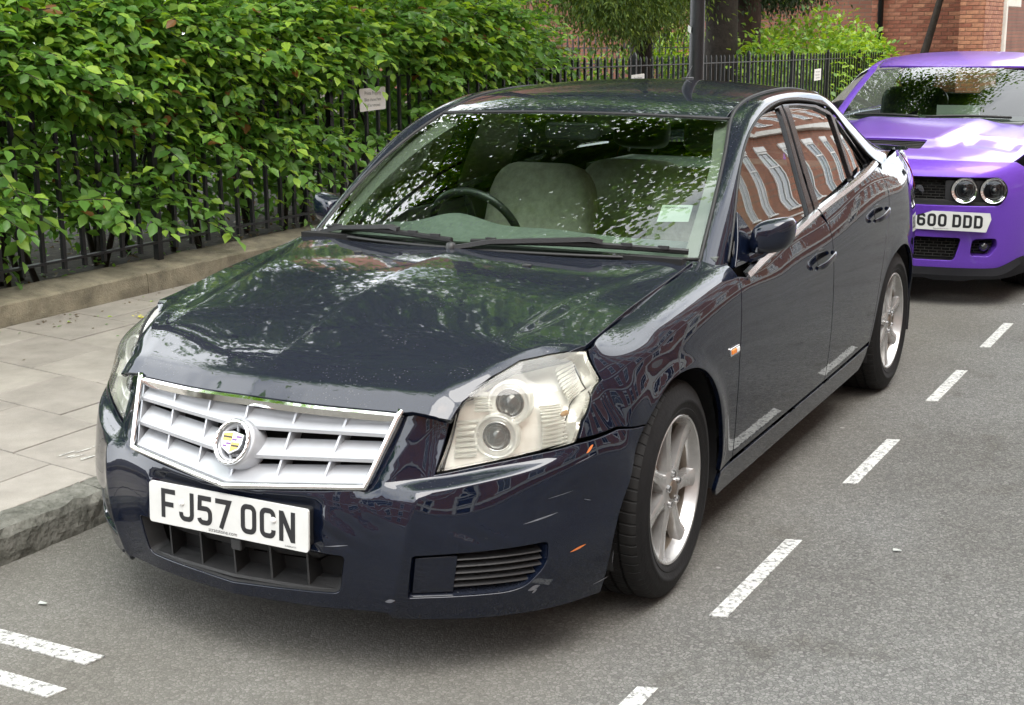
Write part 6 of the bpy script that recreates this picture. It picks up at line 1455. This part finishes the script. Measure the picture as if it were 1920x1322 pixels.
for sg in (1, -1):
    e = empty('headlight_pair', parent=PC)
    panel('lamp_panel', Sin2(-.055), rounded([(.455 * sg, .615), (.80 * sg, .615), (.80 * sg, .758), (.455 * sg, .758)], .02), M['black_plastic'], e, h=.04, gap=0, depth=.01, ctr=CT2)
    for x in (.567, .742):
        o_ = P2(np.array([x * sg]), np.array([.690]))[0] + np.array([0, .0, 0]); r = .073
        b = MB(); b.lathe([(r * 1.08, .0), (r * 1.09, -.014), (r * 1.05, -.018), (r * 1.02, -.004)], o_ + np.array([0, .028, 0]), 'Y', 40); b.build('lamp_bezel', M['gloss_black'], e, sharp=40)
        b = MB(); b.lathe([(r * 1.03, .0), (r * 1.0, -.012), (r * .78, -.004), (r * .72, .012)], o_ + np.array([0, .026, 0]), 'Y', 40); b.build('halo_ring', M['chrome'], e, sharp=60)
        b = MB(); b.lathe([(r * .76, .006), (r * .62, .03), (r * .55, .05)], o_ + np.array([0, .03, 0]), 'Y', 40); b.build('lamp_bowl', M['reflector'], e, sharp=60)
        b = MB(); b.lathe([(.0005, -.006), (r * .25, -.002), (r * .48, .018), (r * .56, .04)], o_ + np.array([0, .030, 0]), 'Y', 32); b.build('projector_lens', M['projector'], e, sharp=60)
        b = MB(); b.lathe([(.0005, -.014), (r * .5, -.011), (r * .98, .0)], o_ + np.array([0, .026, 0]), 'Y', 32); b.build('lens_cover', M['clear_lens'], e, sharp=60)
lg2 = empty('lower_grille', parent=PC); ring2(low, -.004, -.08, M['black_plastic'], lg2); panel('grille_backing', Sin2(-.08), low, M['void'], lg2, h=.06, gap=-.01, depth=.002, ctr=CT2); mesh_grille('mesh', inset(ccw(low), .004), .035, lg2)
for sg in (1, -1):
    f_ = [(a * sg, c) for a, c in fg]; e = empty('fog_vent', parent=PC); ring2(f_, -.004, -.06, PM, e); panel('grille_backing', Sin2(-.065), f_, M['void'], e, h=.04, gap=-.005, depth=.002, ctr=CT2); mesh_grille('mesh', inset(ccw(f_), .004), .04, e)
    b = MB(); o_ = Sin2(-.03)(np.array([.705 * sg]), np.array([.352]))[0]; b.lathe([(.0005, -.012), (.022, -.006), (.030, .004), (.031, .03)], o_, 'Y', 20); b.build('fog_lamp', M['projector'], e, sharp=50)
    panel('side_marker', Sin2(.003), rounded([(1.03 * sg, .44), (1.10 * sg, .445), (1.10 * sg, .470), (1.03 * sg, .470)], .008), M['amber'], PC, h=.02, gap=0, depth=.006, ctr=CT2)
# splitter
b = MB(); vs = []; us = np.concatenate([np.linspace(-1.02, 1.02, 61)])
for u in us:
    p = Sin2(0)(np.array([u]), np.array([.21]))[0]; pr_ = .055 * (1 - sst(.85, 1.02, abs(u)) * .3); n_ = np.array([math.copysign(min(1, abs(u))**3, u), -1, 0]); n_ /= np.linalg.norm(n_); k = .085 * sst(.78, 1.02, abs(u)); lowz = .163 + .006 * sst(.0, .5, abs(u)) - .012 * (.40 < abs(u) < .62)
    vs += [p + n_ * .004 + np.array([0, 0, .016 + k]), p + n_ * pr_ + np.array([0, 0, -.022 + k * .8]), (p + n_ * pr_)[:2].tolist() + [lowz + k * .25], (p - n_ * .06)[:2].tolist() + [lowz + k * .25], p - n_ * .03 + np.array([0, 0, .012 + k])]
b.add(vs, [(i*5+j, i*5+(j+1) % 5, (i+1)*5+(j+1) % 5, (i+1)*5+j) for i in range(60) for j in range(5)]); b.build('splitter', M['matte_black'], PC, sharp=35)
# cat-head badge and lettering bars on the mesh
b = MB(); BP = lambda a, c, h: tuple(P2(np.array([.275 + a]), np.array([.690 + c]))[0] + np.array([0, .034 - h, 0]))
cat = [(.012, .020), (.030, .026), (.046, .020), (.056, .006), (.058, -.012), (.050, -.026), (.044, -.022), (.046, -.010), (.036, -.014), (.026, -.006), (.030, .002), (.018, .004), (.008, -.002), (.010, .010)]
b.prism(cat, 0, .008, BP); b.build('cat_badge', M['satin_chrome'], g2)
for k in range(3):
    b = MB(); x = -.060 + .022 * k; b.prism([(x, -.012), (x + .006, -.012), (x + .012, .006), (x + .018, .006), (x + .020, .012), (x + .006, .012)], 0, .006, BP); b.build('badge_letter', M['satin_chrome'], g2)
# hooked-shape plate
pl2 = empty('number_plate', parent=PC)
def Q2(a, c, h=0): return Vector((.466 + a, -.020 - .02 * 0 - h + c * .05 + .10 * (a + .1) * .12, .512 + c))
hexp = [(-.245, -.0555), (.238, -.0555), (.262, .020), (.252, .0555), (-.245, .0555), (-.262, .0)]
b = MB(); b.prism(hexp, -.004, .003, lambda a, c, h: Q2(a, c, h)); b.build('plate_board', M['plate'], pl2)
b = MB(); b.prism([(a * .94, c * .8) for a, c in hexp], -.06, -.0045, lambda a, c, h: Q2(a, c, h)); b.build('plate_mount', M['black_plastic'], pl2)
x = -.222
for ch in 'L600 DDD':
    if ch == ' ': x += .022; continue
    V, F = [], []
    for vs, fs in glyph(ch, .050, .076, .0155):
        o = len(V); V += [Q2(p[0] + x, p[1] - .036, .0036) for p in vs]; F += [tuple(o + i for i in f) for f in fs]
    quick('plate_character', V, F, M['ink'], pl2); x += .061
text_mesh('maker_lettering', 'Bespoke Plate Works', .010, lambda a, c: Q2(a - .02, c - .0495, .0036), M['ink'], pl2)
# bonnet with raised centre and scoop
hz2 = interp([.0, .10, .3, .7, 1.2, 1.6, 1.95], [.845, .872, .905, .945, .985, 1.003, 1.012])
def H2(x, y):
    x = np.asarray(x, float); y = np.asarray(y, float); a = np.abs(x); z = hz2(y) - .035 * (a / .8)**2 - .03 * (a / .8)**6
    hwb = .25 + .10 * sst(.3, 1.5, y); bul = (1 - sst(0, .17, a - hwb)) * sst(.28, .55, y) * .032
    scp = .012 * (1 - sst(0, .08, np.abs(a - .60) - .10)) * sst(.42, .62, y) * (1 - sst(.80, .95, y))
    return np.stack([x, y, z + bul - scp], 1)
vent = rounded([(-.225, .30), (.225, .30), (.235, .47), (-.235, .47)], .02)
hf = [(x, .055 + .045 * (x / .78)**2 + .06 * (x / .78)**6) for x in np.linspace(0, .775, 12)]
hb = cr([(.775, .165), (.80, .5), (.80, 1.0), (.775, 1.55), (.75, 1.78)], 5) + [(x, 1.36 + .42 * (x / .72)**2) for x in np.linspace(.70, 0, 10)]
ho = hf + hb[1:]
panel('bonnet', H2, ho + [(-a, c) for a, c in ho[::-1][1:-1]], PM, PC, h=.022, holes=[vent], ctr=CT2, rad=.003)
e = empty('bonnet_scoop', parent=PC)
vs = []; xs = np.linspace(-.24, .24, 12)
for x in xs: q = H2(np.array([x]), np.array([.30]))[0]; r_2 = H2(np.array([x]), np.array([.47]))[0]; vs += [q + np.array([0, .002, -.004]), q + np.array([0, .12, -.03]), r_2 + np.array([0, .04, -.004])]
quick('scoop_mouth', vs, [(i*3+j, i*3+j+1, (i+1)*3+j+1, (i+1)*3+j) for i in range(11) for j in range(2)], M['void'], e)
b = MB()
for k in range(5):
    z_ = .905 + k * .008
    b.tube([(x, .33 + k * .028, z_ - .035 * (x / .8)**2) for x in np.linspace(-.23, .23, 8)], .0018, 4)
b.build('mesh', M['mesh_metal'], e)['kind'] = 'stuff'
for sg in (1, -1):
    mm = (lambda f: f) if sg > 0 else mir; f = mm(P2)
    o = [(1.125, .715)] + [q for q in fr_arch if q[1] > .25][7:] + re_arch[1:] + [(s2(1.40), .22), (s2(3.5), .22)] + [(s2(3.93 + .40 * math.cos(R(t))), .34 + .40 * math.sin(R(t))) for t in np.linspace(198, -18, 20)] + [(5.1, .30), (5.1, .95), (4.0, .965), (s2(1.9), .955), (s2(1.2), .925), (s2(.6), .885), (1.03, .80)]
    panel('wing_and_door', f, o, PM, PC, h=.035, ctr=CT2)
    b = MB(); vs = [(sg * .52, .98 + .42 * math.cos(R(t)), .34 + .42 * math.sin(R(t))) for t in range(-10, 191, 10)]; vs += [(sg * .90, q[1], q[2]) for q in vs]; n = 21; b.add(vs, [(i, i+1, n+i+1, n+i) for i in range(n-1)]); b.add(vs[:n], [tuple(range(n))]); b.build('wheel_liner', M['void'], PC)
# screen, roof, pillars
def W2(u, t):
    u = np.asarray(u, float); t = np.asarray(t, float); hw = .675 * (1 - t) + .565 * t; f = u * u
    return np.stack([u * hw, (1.42 + .40 * f) * (1 - t) + (2.22 + .15 * f) * t, (1.005 - .015 * f) * (1 - t) + (1.345 - .025 * f) * t + .02 * 4 * t * (1 - t)], 1)
panel('windscreen', lambda a, c: W2(a / .62, c / .85), [(-.615, .0), (.615, .0), (.615, .846), (-.615, .846)], M['tinted_screen'], PC, h=.06, gap=0, depth=.004, ctr=CT2)
zr2 = interp([2.15, 2.25, 2.5, 2.8, 3.2, 3.7, 4.2], [1.325, 1.352, 1.408, 1.436, 1.444, 1.40, 1.28])
def R2(x, y): return np.stack([x, y, zr2(y) - .028 * (np.asarray(x) / .56)**2 - .012 * (np.asarray(x) / .56)**6], 1)
rf = [(x, 2.232 + .145 * (x / .565)**2) for x in np.linspace(-.55, .55, 11)]
panel('roof', R2, rf + [(.565, 2.8), (.57, 3.4), (.55, 4.1), (-.55, 4.1), (-.57, 3.4), (-.565, 2.8)], PM, PC, h=.04, ctr=CT2)
for sg in (1, -1):
    def ST(t, v, sg=sg):
        t = np.asarray(t, float); v = np.asarray(v, float)[:, None]; k = np.clip(t, 0, 1); A1 = W2(0 * t + 1.0, k); y2 = 2.37 + np.clip(t - 1, 0, 3) * .6; A2 = R2(0 * t + .565, y2); w = sst(.98, 1.02, t)[:, None]; A = A1 * (1 - w) + A2 * w
        B = np.stack([.775 - .13 * np.clip((A[:, 2] - .99) / .35, 0, 1), A[:, 1] + .06 * (1 - w[:, 0]), A[:, 2] - .035 - .02 * w[:, 0]], 1)
        P = A * (1 - v) + B * v + np.array([.25, -.1, .3]) * (v * (1 - v)) * .22; P[:, 0] *= sg; return P
    patch('roof_pillar', ST, 80, 8, PM, PC, (-.05, 3.6), (0, 1), ctr=CT2)
    G2 = lambda y, z, sg=sg: np.stack([sg * (.90 - .55 * (np.asarray(z) - .95) + 0 * np.asarray(y)), np.asarray(y, float), np.asarray(z, float)], 1)
    panel('side_window', G2, [(1.85, .955), (2.45, 1.29), (2.9, 1.375), (3.5, 1.36), (3.9, 1.25), (4.0, .96)], M['sideglass'], PC, h=.08, depth=.005, ctr=CT2)
    e = empty('door_mirror', parent=PC); b = MB(); b.rbox((sg * .99, 1.93, 1.10), (.24, .12, .15), .06, axis=1, n=5); b.build('mirror_housing', M['gloss_black'], e, bevel=.015, sharp=50); b = MB(); b.rbox((sg * .99, 1.866, 1.10), (.23, .006, .14), .055, axis=1, n=5); b.build('mirror_cap', M['grey_plastic'], e); b = MB(); b.box((sg * .85, 1.95, 1.02), (.14, .06, .04)); b.build('mirror_arm', M['gloss_black'], e)
# cabin
c2 = empty('cabin', parent=PC); b = MB(); b.box((0, 1.95, .96), (1.25, .75, .06)); b.build('dashboard', M['dash'], c2)
for x in (-.36, .36):
    b = MB(); b.rbox((x, 2.75, .85), (.50, .16, .66), .10, axis=1, n=5, rot=Matrix.Rotation(R(-12), 3, 'X')); b.rbox((x, 2.86, 1.24), (.26, .10, .16), .06, axis=1, n=5); b.build('seat_back', M['leather'], c2, sharp=50)
b = MB(); b.box((0, 2.6, .55), (1.5, 2.2, .05)); b.box((0, 2.2, .28), (1.7, 3.6, .05)); b.box((0, .6, .5), (1.0, .9, .4)); b.box((0, 3.6, .85), (1.2, .2, .5)); b.build('underbody', M['void'], PC)
b = MB(); b.box((.12, 2.02, 1.045), (.30, .02, .07)); b.build('sun_reflector', M['paper'], c2)
b = MB()
for u0, u1 in ((-.8, -.05), (.02, .8)): b.tube([tuple(W2(np.array([u]), np.array([.03 + .02 * math.sin(3.14 * (u - u0) / (u1 - u0))]))[0] + np.array([0, -.01, .012])) for u in np.linspace(u0, u1, 10)], .009, 6)
b.build('wiper', M['seal'], PC, fix=False)['kind'] = 'stuff'
w2 = wheel('wheel', PC, Rt=.362, Rf=.262, wd=.29, spokes=10, m_rim='gloss_black')
for i, (x, y, a) in enumerate(((.95, .98, 0), (-.95, .98, 180), (.95, 3.93, 0), (-.95, 3.93, 180))):
    w = w2 if i == 0 else copy_tree(w2, PC); w.location = (x, y, .361); w.rotation_euler = (R(9 * i), 0, R(a))
